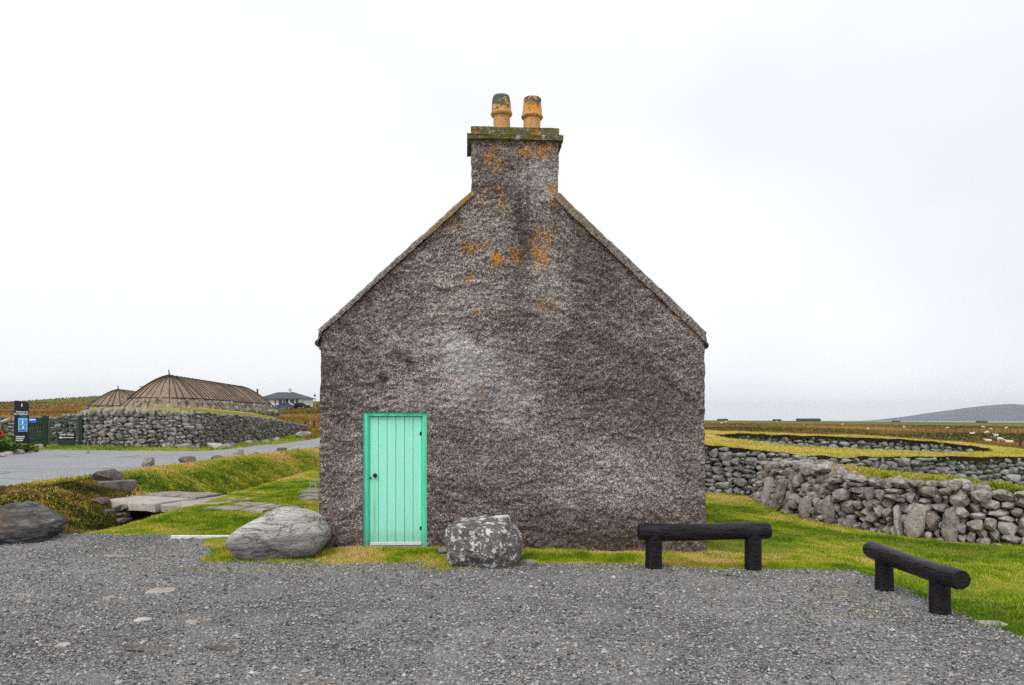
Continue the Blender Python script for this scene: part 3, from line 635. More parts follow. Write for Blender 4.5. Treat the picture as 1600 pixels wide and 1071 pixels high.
def wall_attrs(me, u, z):
    w1 = 0.75 * fbm(u * 1.9, z * 1.9, 203, 5, 0.6); w2 = 0.8 * fbm(u * 6.5, z * 6.5, 205, 4, 0.6); cb = comb_(u, z)
    rid = np.clip(0.5 + 1.35 * cb + 0.5 * fbm(u * 20, z * 24, 85, 3), 0, 1)
    lift = region(u, z, [(-0.70, 2.65, 0.85, 0.85, 1.0), (-1.25, 2.2, 1.2, 0.5, 0.8), (-0.05, 2.05, 0.6, 0.75, 0.75), (-0.85, 3.6, 1.1, 0.75, 0.75), (0.45, 3.85, 0.5, 0.9, 0.85), (-1.5, 3.0, 1.1, 0.7, 0.5), (-0.5, 4.4, 0.8, 0.6, 0.45),
                         (1.55, 1.0, 1.3, 0.7, 0.75), (0.35, 5.45, 0.35, 0.6, 0.8), (2.1, 3.0, 0.8, 0.35, 0.6), (-0.1, 1.3, 1.0, 0.6, 0.35), (-2.35, 1.0, 0.5, 0.9, 0.4), (0.2, 0.85, 0.1, 0.06, 1.0), (0.35, 1.87, 0.11, 0.07, 1.3)], w1)
    dark = region(u, z, [(1.75, 2.45, 1.4, 0.95, 1.0), (1.15, 4.15, 0.6, 0.85, 1.0), (0.12, 4.35, 0.30, 0.85, 0.9), (-2.45, 2.7, 0.7, 1.0, 0.7), (-0.45, 0.75, 1.1, 0.7, 0.45), (-1.8, 3.55, 0.8, 0.45, 0.7), (0.9, 0.2, 1.7, 0.45, 0.9), (-0.3, 5.5, 0.4, 0.5, 0.5), (0.9, 2.9, 0.6, 0.6, 0.6), (-2.6, 1.3, 0.25, 1.2, 0.5), (0.15, 3.5, 0.6, 0.5, 0.4)], w1)
    soot = region(u, z, [(-1.97, 2.45, 0.11, 0.11, 1.0), (-1.72, 2.80, 0.20, 0.07, 0.9), (-1.55, 2.66, 0.09, 0.14, 0.95), (-1.42, 2.42, 0.30, 0.05, 0.75), (-2.1, 2.35, 0.12, 0.03, 0.8), (0.12, 4.35, 0.16, 0.42, 0.7), (0.05, 4.9, 0.1, 0.5, 0.6), (0.18, 5.2, 0.05, 0.8, 0.5)], w2)
    lz = region(u, z, [(-0.27, 4.20, 0.15, 0.16, 1.25), (-0.60, 4.36, 0.42, 0.2, 0.8), (-0.68, 3.92, 0.17, 0.13, 0.85), (0.40, 4.38, 0.34, 0.6, 0.85), (0.05, 4.3, 0.25, 0.3, 0.7), (-0.55, 3.43, 0.07, 0.08, 1.1), (0.42, 3.5, 0.3, 0.25, 0.62), (-0.3, 3.42, 0.6, 0.12, 0.55), (0.25, 5.80, 0.45, 0.2, 0.9), (-0.25, 5.65, 0.4, 0.4, 0.72),
                       (-0.35, 5.1, 0.45, 0.45, 0.62), (0.56, 5.2, 0.2, 0.5, 0.8), (-0.85, 2.42, 0.2, 0.05, 0.8), (-0.5, 2.25, 0.07, 0.08, 0.7), (-1.0, 4.75, 0.4, 0.2, 0.62), (0.15, 0.95, 0.05, 0.08, 0.9), (1.9, 0.02, 0.7, 0.28, 0.62), (0.1, -0.1, 1.4, 0.16, 0.6)], 0.5 * w2)
    lich = ss(0.56, 0.95, lz * 0.68 + 0.55 * (fbm(u * 12, z * 12, 211, 4, 0.75) + 0.42)) * np.clip(0.15 + lz * 0.65, 0, 1)
    lich = np.where(lz > 0.02, lich, 0)
    damp = (1 - ss(0.0, 0.42 + 0.0 * u, z + 0.18 * w1)) * 0.8
    for n_, v_ in (('lift', lift), ('dark', dark), ('soot', soot), ('lichen', lich), ('ridge', rid), ('damp', damp), ('bloom', region(u, z, [(-0.70, 2.75, 0.45, 0.5, 0.9), (-0.55, 2.25, 0.55, 0.5, 0.6), (-0.15, 2.0, 0.4, 0.45, 0.5), (-1.3, 2.15, 0.7, 0.3, 0.35), (0.35, 5.4, 0.25, 0.5, 0.5), (0.5, 4.0, 0.2, 0.5, 0.35)], w1 * 0.9 + w2 * 0.35))):
        fattr(me, n_, np.clip(v_, 0, 1).astype(np.float32).ravel())
def wallgrid(name, zs, cols, width, hole=None, depth=0.5, batter=True):
    V = []; nz, nc = len(zs), len(cols)
    S, Z = np.meshgrid(cols, zs)
    W = np.array([width(z) for z in zs])[:, None]
    U = S * W
    if batter: U = U * (1 + 0.012 * np.clip((2.0 - Z) / 2.0, 0, 1.3) * (np.abs(S) > 0.9))
    U = U + np.where(np.abs(S) > 0.999, 0.02 * fbm(Z * 5, S * 3, 87, 3), 0)
    D = wallpoint(U, Z)
    P = np.stack([U, D, Z], -1).reshape(-1, 3)
    idx = np.arange(nz * nc).reshape(nz, nc)
    F = np.stack([idx[:-1, :-1], idx[:-1, 1:], idx[1:, 1:], idx[1:, :-1]], -1)
    if hole is not None:
        cu = (U[:-1, :-1] + U[1:, 1:]) / 2; cz = (Z[:-1, :-1] + Z[1:, 1:]) / 2
        k = ~((cu > hole[0]) & (cu < hole[1]) & (cz < hole[2])); F = F[k]
    F = F.reshape(-1, 4)
    # returns down both sides
    nb = 9; base = len(P); ext = []; fx = []
    for side, ci in ((-1, 0), (1, nc - 1)):
        for j in range(1, nb + 1):
            vv = depth * j / nb
            e = P[idx[:, ci]].copy(); e[:, 1] += vv; e[:, 0] += 0.012 * fbm(e[:, 2] * 9, e[:, 1] * 9 + 5, 89, 3); ext.append(e)
            prev = idx[:, ci] if j == 1 else base + np.arange(nz)
            if j > 1: base += nz
            cur = base + np.arange(nz)
            q = np.stack([prev[:-1], prev[1:], cur[1:], cur[:-1]], -1)
            fx.append(q if side < 0 else q[:, ::-1])
        base += nz
    P = np.concatenate([P] + ext); F = np.concatenate([F] + fx)
    me = mesh_np(name, P, F); wall_attrs(me, P[:, 0] + 0.0, P[:, 2] + 0.0); return me
st = 0.0165
s0, s1 = DU0 / EW, DU1 / EW
def seg(a, b): n = max(1, int(round((b - a) / (st / EW)))); return list(np.linspace(a, b, n + 1))
cols = np.array(seg(-1, s0) + seg(s0, s1)[1:] + seg(s1, 1)[1:])
zs = np.array(list(np.linspace(-0.35, DZ, 140)) + list(np.linspace(DZ, EZ, 68))[1:] + list(np.linspace(EZ, SZ, 124))[1:])
def gw(z): return EW if z <= EZ else lerp(EW, CW, (z - EZ) / (SZ - EZ))
add('gable_wall', wallgrid('gable_wall', zs, cols, gw, (DU0, DU1, DZ)), 'harl', cot)
ck = np.linspace(-1, 1, 78)
add('chimney_stack', wallgrid('chimney_stack', np.linspace(SZ, 6.12, 64), ck, lambda z: CW, None, 0.62, False), 'harl', cot)
mb = MB(); mb.box(-CW + 0.02, CW - 0.02, 0.55, 0.60, SZ - 0.5, 6.1); mb.build('chimney_back', 'harl', cot)
# chimney ledge and top course
def ledge(name, hw, d0, d1, z0, z1):
    n = 26; mb = MB(); mb.box(-hw, hw, d0, d1, z0, z1)
    bmesh.ops.subdivide_edges(mb.bm, edges=mb.bm.edges[:], cuts=9, use_grid_fill=True)
    for v in mb.bm.verts:
        v.co += Vector((random.uniform(-1, 1), random.uniform(-1, 1), random.uniform(-1, 1))) * 0.006
    return mb.build(name, 'cap', cot, True)
ledge('chimney_ledge', CW + 0.065, -0.075, 0.70, 5.93, 6.005)
ledge('chimney_top_course', CW + 0.01, -0.02, 0.64, 6.005, 6.125)
# pots
for u, mt, prof in ((-0.178, 'pot_a', [(0.125, 0), (0.125, 0.31), (0.155, 0.325), (0.165, 0.35), (0.155, 0.375), (0.146, 0.40), (0.142, 0.50), (0.130, 0.58), (0.118, 0.615), (0.09, 0.61), (0.085, 0.40)]),
                    (0.268, 'pot_b', [(0.128, 0), (0.128, 0.29), (0.150, 0.295), (0.165, 0.315), (0.160, 0.335), (0.150, 0.35), (0.138, 0.48), (0.130, 0.56), (0.135, 0.585), (0.125, 0.60), (0.10, 0.595), (0.095, 0.40)])):
    p = MB().lathe(prof[:2], 30, 0.01).build('chimney_pot', mt, cot, True, (u, 0.30, 6.085), (R(1.5 if u < 0 else -1), R(-1.5 if u < 0 else 1.2), 0))
    MB().lathe(prof[1:], 30, 0.012).build('pot_cap', mt, p, True)
    MB().lathe([(0.0, -0.0), (0.19, 0.0), (0.17, 0.05), (0.13, 0.07)], 20, 0.06).build('mortar_flaunching', 'cap', p, True)
# skews (sloped copings)
for sd in (-1, 1):
    n = 60; V = []; a = np.array([sd * (EW + 0.035), EZ + 0.055]); b = np.array([sd * (CW + 0.0), SZ + 0.07])
    d = (b - a) / np.linalg.norm(b - a); nm = np.array([-d[1], d[0]]) * (1 if sd > 0 else -1)
    if nm[1] < 0: nm = -nm
    cs = [(-0.055, -0.105 if sd > 0 else -0.06), (-0.055, -0.02), (-0.045, 0.0), (-0.02, 0.018), (0.2, 0.022), (0.42, 0.018), (0.44, -0.12)]
    for i in range(n + 1):
        t = i / n; p = a + (b - a) * t
        if i == 0: p = a + d * 0.02
        for (vv, k) in cs:
            w = 0.014 * float(fbm(t * 45 + vv * 11, k * 40 + sd, 91, 3)); kk = k + w + 0.009 * float(fbm(t * 7, sd * 3 + vv, 93, 2))
            q = p + nm * kk
            if i == 0 and k < -0.05: q = a + np.array([0.0, -0.175])
            V.append((q[0], vv + w * 0.6, q[1]))
    m_ = len(cs); F = []
    for i in range(n):
        for j in range(m_ - 1):
            f = (i * m_ + j, (i + 1) * m_ + j, (i + 1) * m_ + j + 1, i * m_ + j + 1); F.append(f if sd < 0 else f[::-1])
    me = bpy.data.meshes.new('skew_coping')
    me.from_pydata(V, [], F + [tuple(range(m_)), tuple(range(n * m_, n * m_ + m_))])
    for p_ in me.polygons: p_.use_smooth = len(p_.vertices) == 4
    bm = bmesh.new(); bm.from_mesh(me); bmesh.ops.recalc_face_normals(bm, faces=bm.faces); bm.to_mesh(me); bm.free()
    add('skew_coping', me, 'cope', cot)
    # gutter
    g = MB(); g.bar((sd * (EW + 0.035), 0.06, EZ - 0.10), (sd * (EW + 0.035), 9.2, EZ - 0.10), 0.055, seg=10); g.build('gutter', 'black_gutter', cot, True)
    MB().box(sd * (EW - 0.03) - (0.02 if sd < 0 else 0.25), sd * (EW - 0.03) + (0.25 if sd < 0 else 0.02), 0.48, 9.3, -0.4, EZ - 0.05).build('side_wall', 'harl', cot)
    mb = MB(); rz = EZ + (EW) * (SZ - EZ) / (EW - CW)
    x0, x1 = sd * (EW + 0.09), 0.0; z0 = EZ - 0.09 
    mb.prism([(x0, z0), (x1, rz - 0.06), (x1, rz - 0.13), (x0, z0 - 0.07)], 0.40, 9.3); mb.build('roof_slope', 'slate', cot)
MB().prism([(-EW + 0.03, -0.4), (EW - 0.03, -0.4), (EW - 0.03, EZ - 0.08), (0, EZ + EW * 0.9), (-EW + 0.03, EZ - 0.08)], 9.0, 9.35).build('rear_gable', 'harl', cot)
# door
door = MB().box(DU0 + 0.005, DU1 - 0.005, 0.155, 0.175, -0.1, DZ).build('door', 'door_mint', cot)
jw = 0.062
MB().box(DU0 - 0.02, DU0 + jw, 0.055, 0.155, -0.05, DZ + 0.02, bevel=0.006).build('door_jamb', 'frame_green', door)
MB().box(DU1 - jw, DU1 + 0.02, 0.055, 0.155, -0.05, DZ + 0.02, bevel=0.006).build('door_jamb', 'frame_green', door)
MB().box(DU0 + jw - 0.001, DU1 - jw + 0.001, 0.058, 0.155, DZ - 0.055, DZ + 0.02, bevel=0.006).build('door_head', 'frame_green', door)
MB().box(DU0 + jw, DU0 + jw + 0.022, 0.095, 0.15, 0.0, DZ - 0.056, bevel=0.004).build('door_stop', 'frame_green', door)
MB().box(DU1 - jw - 0.016, DU1 - jw, 0.095, 0.15, 0.0, DZ - 0.056, bevel=0.004).build('door_stop', 'frame_green', door)
p0, p1 = DU0 + jw + 0.024, DU1 - jw - 0.018; pw = (p1 - p0) / 6
for i in range(6):
    w = 0.0026
    MB().box(p0 + i * pw + w, p0 + (i + 1) * pw - w, 0.115 + random.uniform(-0.002, 0.002), 0.150, 0.045, DZ - 0.062, bevel=0.004).build('plank', 'door_mint', door)
MB().box(p0 + 0.005, p1 - 0.0, 0.080, 0.1125, 0.012, 0.058, bevel=0.005).build('weather_bar', 'white_paint', door)
MB().lathe([(0.0, 0.05), (0.022, 0.048), (0.032, 0.035), (0.030, 0.018), (0.014, 0.008), (0.012, 0.0)], 20).build('door_knob', 'iron', door, True, (fac(585, 744)[0], 0.113, fac(585, 744)[1]), (R(90), 0, 0))
MB().lathe([(0.0, 0.006), (0.014, 0.006), (0.016, 0.0)], 14).build('keyhole_plate', 'iron', door, True, (fac(577.5, 748)[0], 0.093, fac(577.5, 748)[1]), (R(90), 0, 0))
MB().box(DU0 - 0.01, DU1 + 0.01, -0.03, 0.16, -0.2, 0.004).build('door_sill', 'concrete', cot)
for zz in (1.62, 0.23): MB().box(p1 - 0.03, p1 + 0.004, 0.104, 0.118, zz, zz + 0.05, bevel=0.003).build('hinge', 'iron', door)
# reveals of the door opening
MB().box(DU0 - 0.20, DU0 - 0.002, 0.03, 0.3, -0.3, DZ + 0.1).build('door_reveal', 'harl', cot)
MB().box(DU1 + 0.002, DU1 + 0.20, 0.03, 0.3, -0.3, DZ + 0.1).build('door_reveal', 'harl', cot)
MB().box(DU0 - 0.1, DU1 + 0.1, 0.03, 0.3, DZ + 0.003, DZ + 0.2).build('door_lintel', 'harl', cot)

# ------------------------------------------------------------------ rocks
def rock_mesh(name, planes, p=9, sub=5, noise=0.03, seed=0, freq=3.0, scale=(1, 1, 1)):
    """star-shaped rock: rounded intersection of half-spaces (normal, distance)"""
    bm = bmesh.new(); bmesh.ops.create_icosphere(bm, subdivisions=sub, radius=1.0)
    V = np.array([v.co[:] for v in bm.verts])
    N = np.array([np.array(n) / np.linalg.norm(n) for n, _ in planes]); D = np.array([d for _, d in planes])
    q = np.clip(V @ N.T, 0, None) / D
    r = (np.sum(q ** p, 1) + 1e-9) ** (-1.0 / p)
    P = V * r[:, None]
    nn = fbm(P[:, 0] * freq + P[:, 2] * freq * 0.7 + seed, P[:, 1] * freq - P[:, 2] * freq * 0.6, seed, 5)
    n2 = fbm(P[:, 0] * freq * 0.8 + 7, P[:, 2] * freq * 2 + P[:, 1], seed + 5, 4)
    P = P + V * (noise * (nn + n2))[:, None]
    P = P * np.array(scale)
    for v, c in zip(bm.verts, P): v.co = c
    for f in bm.faces: f.smooth = True
    me = bpy.data.meshes.new(name); bm.to_mesh(me); bm.free(); return me
def ground_z(x, y): return float(h(np.array([x]), np.array([y]))[0])

# big pale boulder
bx, by = (439 - 800) / FPX * 10.65, 10.65
me = rock_mesh('boulder', [((1, 0, 0.1), 0.66), ((-1, 0, 0.0), 0.68), ((0, -1, 0.05), 0.44), ((0, 1, 0), 0.42), ((0.12, 0, 1), 0.335), ((-0.55, 0, 1), 0.36), ((0.75, 0, 0.9), 0.47), ((0, 0, -1), 0.29), ((-0.8, 0, -0.7), 0.52), ((0.7, 0, -0.75), 0.50), ((0, -0.8, 0.8), 0.42), ((0, -0.8, -0.7), 0.40), ((0.5, -0.8, 0.3), 0.52)], 8, 6, 0.030, 3, 4.2)
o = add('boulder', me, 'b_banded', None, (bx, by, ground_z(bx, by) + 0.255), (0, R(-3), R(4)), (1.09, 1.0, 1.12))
tag(o, 'large rounded pale banded boulder beside the mint green door', 'boulder', 'boulders along the gravel edge')
bx, by = (754 - 800) / FPX * 10.05, 10.05
me = rock_mesh('boulder', [((1, 0, 0.0), 0.50), ((-1, 0, -0.28), 0.455), ((-0.9, 0, 0.5), 0.56), ((0, -1, 0.10), 0.36), ((0, 1, 0), 0.38), ((-0.08, -0.10, 1), 0.315), ((0.85, 0, 0.65), 0.455), ((0, 0, -1), 0.30), ((-0.8, 0, -0.75), 0.42), ((0.85, 0, -0.7), 0.49), ((0.1, -0.7, 0.75), 0.385), ((0.0, -0.85, -0.6), 0.36), ((0.75, -0.7, 0.1), 0.47), ((-0.8, -0.6, 0.2), 0.49), ((0.35, -0.75, -0.5), 0.41)], 60, 6, 0.034, 12, 4.5)
o = add('boulder', me, 'b_lichen', None, (bx, by, ground_z(bx, by) + 0.26), (0, R(1), R(-14)), (0.95, 0.95, 0.98))
tag(o, 'angular boulder covered in white lichen discs, flat top', 'boulder', 'boulders along the gravel edge')
bx, by = (33 - 800) / FPX * 12.0, 12.0
me = rock_mesh('boulder', [((0.45, -0.1, 0.9), 0.295), ((-0.55, 0, 0.83), 0.37), ((0.05, 0, 1), 0.365), ((1, 0, 0.1), 0.57), ((-1, 0, 0), 0.75), ((0, -1, 0.25), 0.40), ((0, 1, 0), 0.42), ((0, 0, -1), 0.30), ((0.8, 0, -0.6), 0.50), ((0.3, -0.8, -0.5), 0.40), ((0.3, -0.75, 0.55), 0.385), ((-0.4, -0.8, 0.5), 0.42), ((0.9, -0.6, 0.3), 0.53)], 70, 6, 0.042, 23, 4.0)
o = add('boulder', me, 'b_dark', None, (bx, by, ground_z(bx, by) + 0.25), (0, R(2), R(4)), (0.86, 0.85, 0.97))
tag(o, 'dark angular boulder at the gravel edge below the road bank', 'boulder', 'boulders along the gravel edge')

# pool of small convex stones shared by walls and verges (about 40 triangles each)
def hull_stone(name, seed, npts=22, flat=0.0):
    r_ = random.Random(seed); bm = bmesh.new()
    for i in range(npts):
        z = 1 - 2 * (i + 0.5) / npts; a = i * 2.39996 + r_.uniform(-0.4, 0.4); q = math.sqrt(max(0, 1 - z * z))
        v = Vector((q * math.cos(a), q * math.sin(a), z))
        m_ = max(abs(v.x), abs(v.y), abs(v.z)); v = v.lerp(v / m_, r_.uniform(0.2, 0.95)) * r_.uniform(0.80, 1.06)
        bm.verts.new(v * 0.5)
    r = bmesh.ops.convex_hull(bm, input=bm.verts[:])
    bmesh.ops.delete(bm, geom=list({g for g in r['geom_interior'] + r['geom_unused'] if isinstance(g, bmesh.types.BMVert)}), context='VERTS')
    mn = [min(v.co[i] for v in bm.verts) for i in range(3)]; mx = [max(v.co[i] for v in bm.verts) for i in range(3)]
    for v in bm.verts:
        v.co = Vector(((v.co[i] - mn[i]) / (mx[i] - mn[i]) - 0.5 for i in range(3)))
    for f in bm.faces: f.smooth = True
    for e in bm.edges:
        if len(e.link_faces) == 2 and e.calc_face_angle(0) > R(24): e.smooth = False
    me = bpy.data.meshes.new(name); bm.to_mesh(me); bm.free(); return me
POOL = {}
def pool(mat):
    if mat not in POOL:
        L_ = []
        for i in range(12):
            me = hull_stone('stone_' + mat, 100 + i); me.materials.append(MAT[mat]); L_.append(me)
        POOL[mat] = L_
    return POOL[mat]
def pool_np(mat):
    out = []
    for me in pool(mat):
        V = np.array([v.co[:] for v in me.vertices]); T = []
        for p_ in me.polygons:
            q = list(p_.vertices)
            for i in range(1, len(q) - 1): T.append((q[0], q[i], q[i + 1]))
        out.append((V, np.array(T)))
    return out
def rot_z(a): c, s_ = math.cos(a), math.sin(a); return np.array([[c, -s_, 0], [s_, c, 0], [0, 0, 1]])
def joined_stones(name, mat, specs, parent=None, kind='stuff'):
    """specs: (x,y,z,sx,sy,sz,yaw)"""
    P = pool_np(mat); VV = []; FF = []; b = 0
    for i, (x, y, z, sx, sy, sz, yaw) in enumerate(specs):
        V, T = P[i % len(P)]
        VV.append((V * np.array([sx, sy, sz])) @ rot_z(yaw).T + np.array([x, y, z])); FF.append(T + b); b += len(V)
    me = mesh_np(name, np.concatenate(VV), np.concatenate(FF), False)
    o = add(name, me, mat, parent)
    if kind: o['kind'] = kind
    return o

def skyline(length, base, top, wr, hr, seed, res=0.02, big=0.06):
    """random rubble packing in (s,z): returns centre s, z, width, height"""
    r_ = random.Random(seed); n = int(length / res); sky = np.array([base((i + .5) * res) for i in range(n)]); lim = np.array([top((i + .5) * res) for i in range(n)])
    out = []; guard = 0
    while guard < 6000:
        guard += 1
        room = lim - sky; 
        cand = np.where(room > hr[0] * 0.45)[0]
        if len(cand) == 0: break
        i = cand[np.argmin(sky[cand])]
        w = r_.uniform(*wr); hh = r_.uniform(*hr)
        if r_.random() < big: w *= 1.5; hh *= 1.5
        k = max(2, int(w / res))
        lvl = sky[i]; j0 = i; tol = hh * r_.uniform(0.25, 0.6); back = int(k * r_.uniform(0.0, 0.6))
        while j0 > 0 and i - j0 < back and sky[j0 - 1] < lvl + tol: j0 -= 1
        j1 = i
        while j1 < n - 1 and j1 - j0 < k and sky[j1 + 1] < lvl + tol: j1 += 1
        if j1 - j0 < wr[0] / res * 0.5: 
            hh = min(hh, hr[0] * 0.9)
        sp = slice(j0, j1 + 1); b = float(np.mean(sky[sp])); hh = min(hh, float(np.max(lim[sp])) - b + hr[0] * 0.5)
        hh = max(hh, hr[0] * 0.5)
        w = (j1 - j0 + 1) * res
        out.append(((j0 + j1 + 1) / 2 * res, b + hh / 2, w, hh)); sky[sp] = b + hh * 0.96
    return out
class Path:
    def __init__(s, pts):
        s.P = np.array(pts, float)
        # smooth with Catmull-Rom
        Q = np.vstack([2 * s.P[0] - s.P[1], s.P, 2 * s.P[-1] - s.P[-2]]); out = []
        for i in range(1, len(Q) - 2):
            for t in np.linspace(0, 1, 12, endpoint=False):
                a, b, c, d = Q[i - 1], Q[i], Q[i + 1], Q[i + 2]
                out.append(0.5 * ((2 * b) + (-a + c) * t + (2 * a - 5 * b + 4 * c - d) * t * t + (-a + 3 * b - 3 * c + d) * t ** 3))
        out.append(Q[-2]); s.Q = np.array(out)
        s.S = np.concatenate([[0], np.cumsum(np.linalg.norm(np.diff(s.Q[:, :2], axis=0), axis=1))]); s.len = s.S[-1]
    def at(s, d): return [float(np.interp(d, s.S, s.Q[:, i])) for i in range(s.Q.shape[1])]
    def yaw(s, d):
        a, b = s.at(max(0, d - .15)), s.at(min(s.len, d + .15)); return math.atan2(b[1] - a[1], b[0] - a[0])
def stone_wall(name, pts, label, mat, wr, hr, depth, seed, thick=0.6, base_off=-0.06, top_j=0.08, limit=300, batter=0.08, uneven=0.4, stuff_from=None, topstones=None, big=0.06, lean=1):
    """pts: (x, y, top z); the face looks to the right-hand side of the path direction"""
    pa = Path(pts)
    dg = np.linspace(0, pa.len, int(pa.len / 0.04) + 2); qx, qy, qz = (np.interp(dg, pa.S, pa.Q[:, i]) for i in range(3))
    bg_ = h(qx, qy) + base_off; tg_ = qz + top_j * fbm(dg * 1.3, np.full(len(dg), float(seed)), seed, 2)
    base = lambda d: float(np.interp(d, dg, bg_))
    topn = lambda d: float(np.interp(d, dg, tg_))
    root = empty(name, (*pa.at(pa.len / 2)[:2], base(pa.len / 2)), 0, label, 'stone wall')
    rl = Vector(root.location)
    st_ = skyline(pa.len, base, topn, wr, hr, seed, big=big)
    r_ = random.Random(seed + 1); P = pool(mat); joined = []; nobj = 0
    for (d, z, w, hh) in st_:
        x, y, _ = pa.at(d); ya = pa.yaw(d); b0 = base(d); nx_, ny_ = math.sin(ya), -math.cos(ya)
        dd = depth * r_.uniform(0.8, 1.3); push = -batter * (z - b0) * lean + r_.uniform(-uneven, uneven) * 0.12 * depth / 0.3
        x += nx_ * push; y += ny_ * push
        sc = (w * 1.05, dd, hh * 1.07); yw = ya + r_.uniform(-0.12, 0.12)
        if (stuff_from is not None and d > stuff_from) or nobj >= limit:
            joined.append((x - rl.x, y - rl.y, z - rl.z, *sc, yw)); continue
        tilt = r_.uniform(-0.22, 0.22) if w < hh * 2.2 else r_.uniform(-0.07, 0.07)
        add('stone', r_.choice(P), None, root, (x - rl.x, y - rl.y, z - rl.z), (r_.uniform(-0.15, 0.15), tilt, yw), sc); nobj += 1
    if joined: joined_stones('small_stones', mat, joined, root)
    # rubble core, its near-black colour supplies the shade between the stones
    n = max(8, int(pa.len / 0.25)); V = []; F = []
    for i in range(n + 1):
        d = pa.len * i / n; x, y, zt = pa.at(d); ya = pa.yaw(d); nx_, ny_ = math.sin(ya), -math.cos(ya); zb = base(d) - 0.15; zt = zt - 0.06
        for off, zz in ((-depth * 0.12, zb), (-depth * 0.12 - batter * (zt - zb), zt), (-thick, zt), (-thick, zb)):
            V.append((x + nx_ * off - rl.x, y + ny_ * off - rl.y, zz - rl.z))
    for i in range(n):
        for j in range(4):
            F.append((i * 4 + j, i * 4 + (j + 1) % 4, (i + 1) * 4 + (j + 1) % 4, (i + 1) * 4 + j))
    F += [(3, 2, 1, 0), (n * 4, n * 4 + 1, n * 4 + 2, n * 4 + 3)]
    me = bpy.data.meshes.new('wall_core'); me.from_pydata(V, [], F); me.update()
    bm = bmesh.new(); bm.from_mesh(me); bmesh.ops.recalc_face_normals(bm, faces=bm.faces); bm.to_mesh(me); bm.free()
    add('wall_core', me, 'core', root)
    return root, pa

# ------------------------------------------------------------------ ruins on the right
rub, rpa = stone_wall('rubble_wall', [(6.45, 20.0, 0.74), (6.25, 18.4, 0.76), (6.3, 17.0, 0.80), (6.6, 15.7, 0.68), (7.4, 14.5, 0.66), (8.9, 13.4, 0.52), (10.8, 12.4, 0.45)],
    'tumbled rubble wall of big grey boulders with upright slabs on the lawn', 'stone', (0.13, 0.36), (0.09, 0.23), 0.34, 11, thick=0.75, top_j=0.10, big=0.12, uneven=0.9, batter=0.16)
rl = rub.location
r_ = random.Random(5)
for d_, w, hh, dz in ((1.75, 0.20, 0.78, 0.30), (2.55, 0.22, 0.80, 0.30), (3.65, 0.22, 0.58, 0.05), (4.35, 0.24, 0.66, 0.12), (6.05, 0.34, 0.68, 0.14), (6.6, 0.28, 0.72, 0.20), (5.75, 0.12, 0.62, 0.10)):
    x, y, zt = rpa.at(d_); ya = rpa.yaw(d_); nx_, ny_ = math.sin(ya), -math.cos(ya); z = ground_z(x, y) + hh / 2 - 0.05
    add('upright_slab', r_.choice(pool('stone')), None, rub, (x + nx_ * 0.16 - rl.x, y + ny_ * 0.16 - rl.y, z - rl.z), (R(-9), r_.uniform(-0.14, 0.2), ya), (w, 0.24, hh))
for i in range(46):
    d_ = r_.uniform(0.3, rpa.len); x, y, zt = rpa.at(d_); ya = rpa.yaw(d_); nx_, ny_ = math.sin(ya), -math.cos(ya); o_ = -r_.uniform(0.15, 0.75); w = r_.uniform(0.2, 0.42)
    add('top_stone', r_.choice(pool('stone')), None, rub, (x + nx_ * o_ - rl.x, y + ny_ * o_ - rl.y, zt + r_.uniform(-0.06, 0.05) - rl.z), (r_.uniform(-.3, .3), r_.uniform(-.3, .3), r_.uniform(0, 6)), (w, w * 0.8, w * 0.6))

def ztop(x, y): return 1.06 - 0.034 * (x - 8.8) + np.interp(y, [20, 24, 27.5, 31, 38, 45], [-.26, -.20, -.19, 0, .24, .3]) + 0.07 * np.clip(8.0 - x, 0, 3) + 0.05 * fbm(x * 0.4, y * 0.4, 101, 3)
OUT = [(3.2, 22.3), (4.4, 22.0), (5.4, 21.6), (6.6, 20.8), (8.5, 21.0), (11.5, 22.4), (16.0, 24.0), (21, 24.2)]
ow, opa = stone_wall('outer_ruin_wall', [(x, y, float(ztop(x, y)) - 0.05) for x, y in OUT], 'turf-topped drystone outer wall of the ruin behind the rubble wall', 'stone_blue', (0.20, 0.44), (0.10, 0.22), 0.30, 31, thick=0.7, limit=300, uneven=0.5, top_j=0.04)
ol = ow.location
x, y, _ = opa.at(14.2); ya = opa.yaw(14.2)
add('lintel', pool('stone_blue')[3], None, ow, (x + 0.1 * math.sin(ya) - ol.x, y - 0.12 * math.cos(ya) - ol.y, 0.22 - ol.z), (0, 0.03, ya), (0.95, 0.4, 0.10))
MB().box(-0.3, 0.3, -0.12, 0.1, -0.14, 0.05).build('opening_shade_block', 'core', ow, False, (x + 0.14 * math.sin(ya) - ol.x, y - 0.14 * math.cos(ya) - ol.y, 0.12 - ol.z), (0, 0, ya))  # solid dark block painted as the shade of a hole under the lintel
# inner hollow: ellipse; far inside face of stones
HC, HA, HB = (14.0, 32.2), 5.5, 5.0
INN = []
for a in np.linspace(R(178), R(2), 11): 
    x, y = HC[0] + HA * math.cos(a), HC[1] + HB * math.sin(a); INN.append((x, y, float(ztop(x, y)) - 0.06))
stone_wall('inner_ruin_wall', INN, 'curved inner face of drystone inside the sunken ruin', 'stone_blue', (0.26, 0.58), (0.13, 0.26), 0.35, 43, thick=0.6, limit=300, uneven=0.5, top_j=0.05)

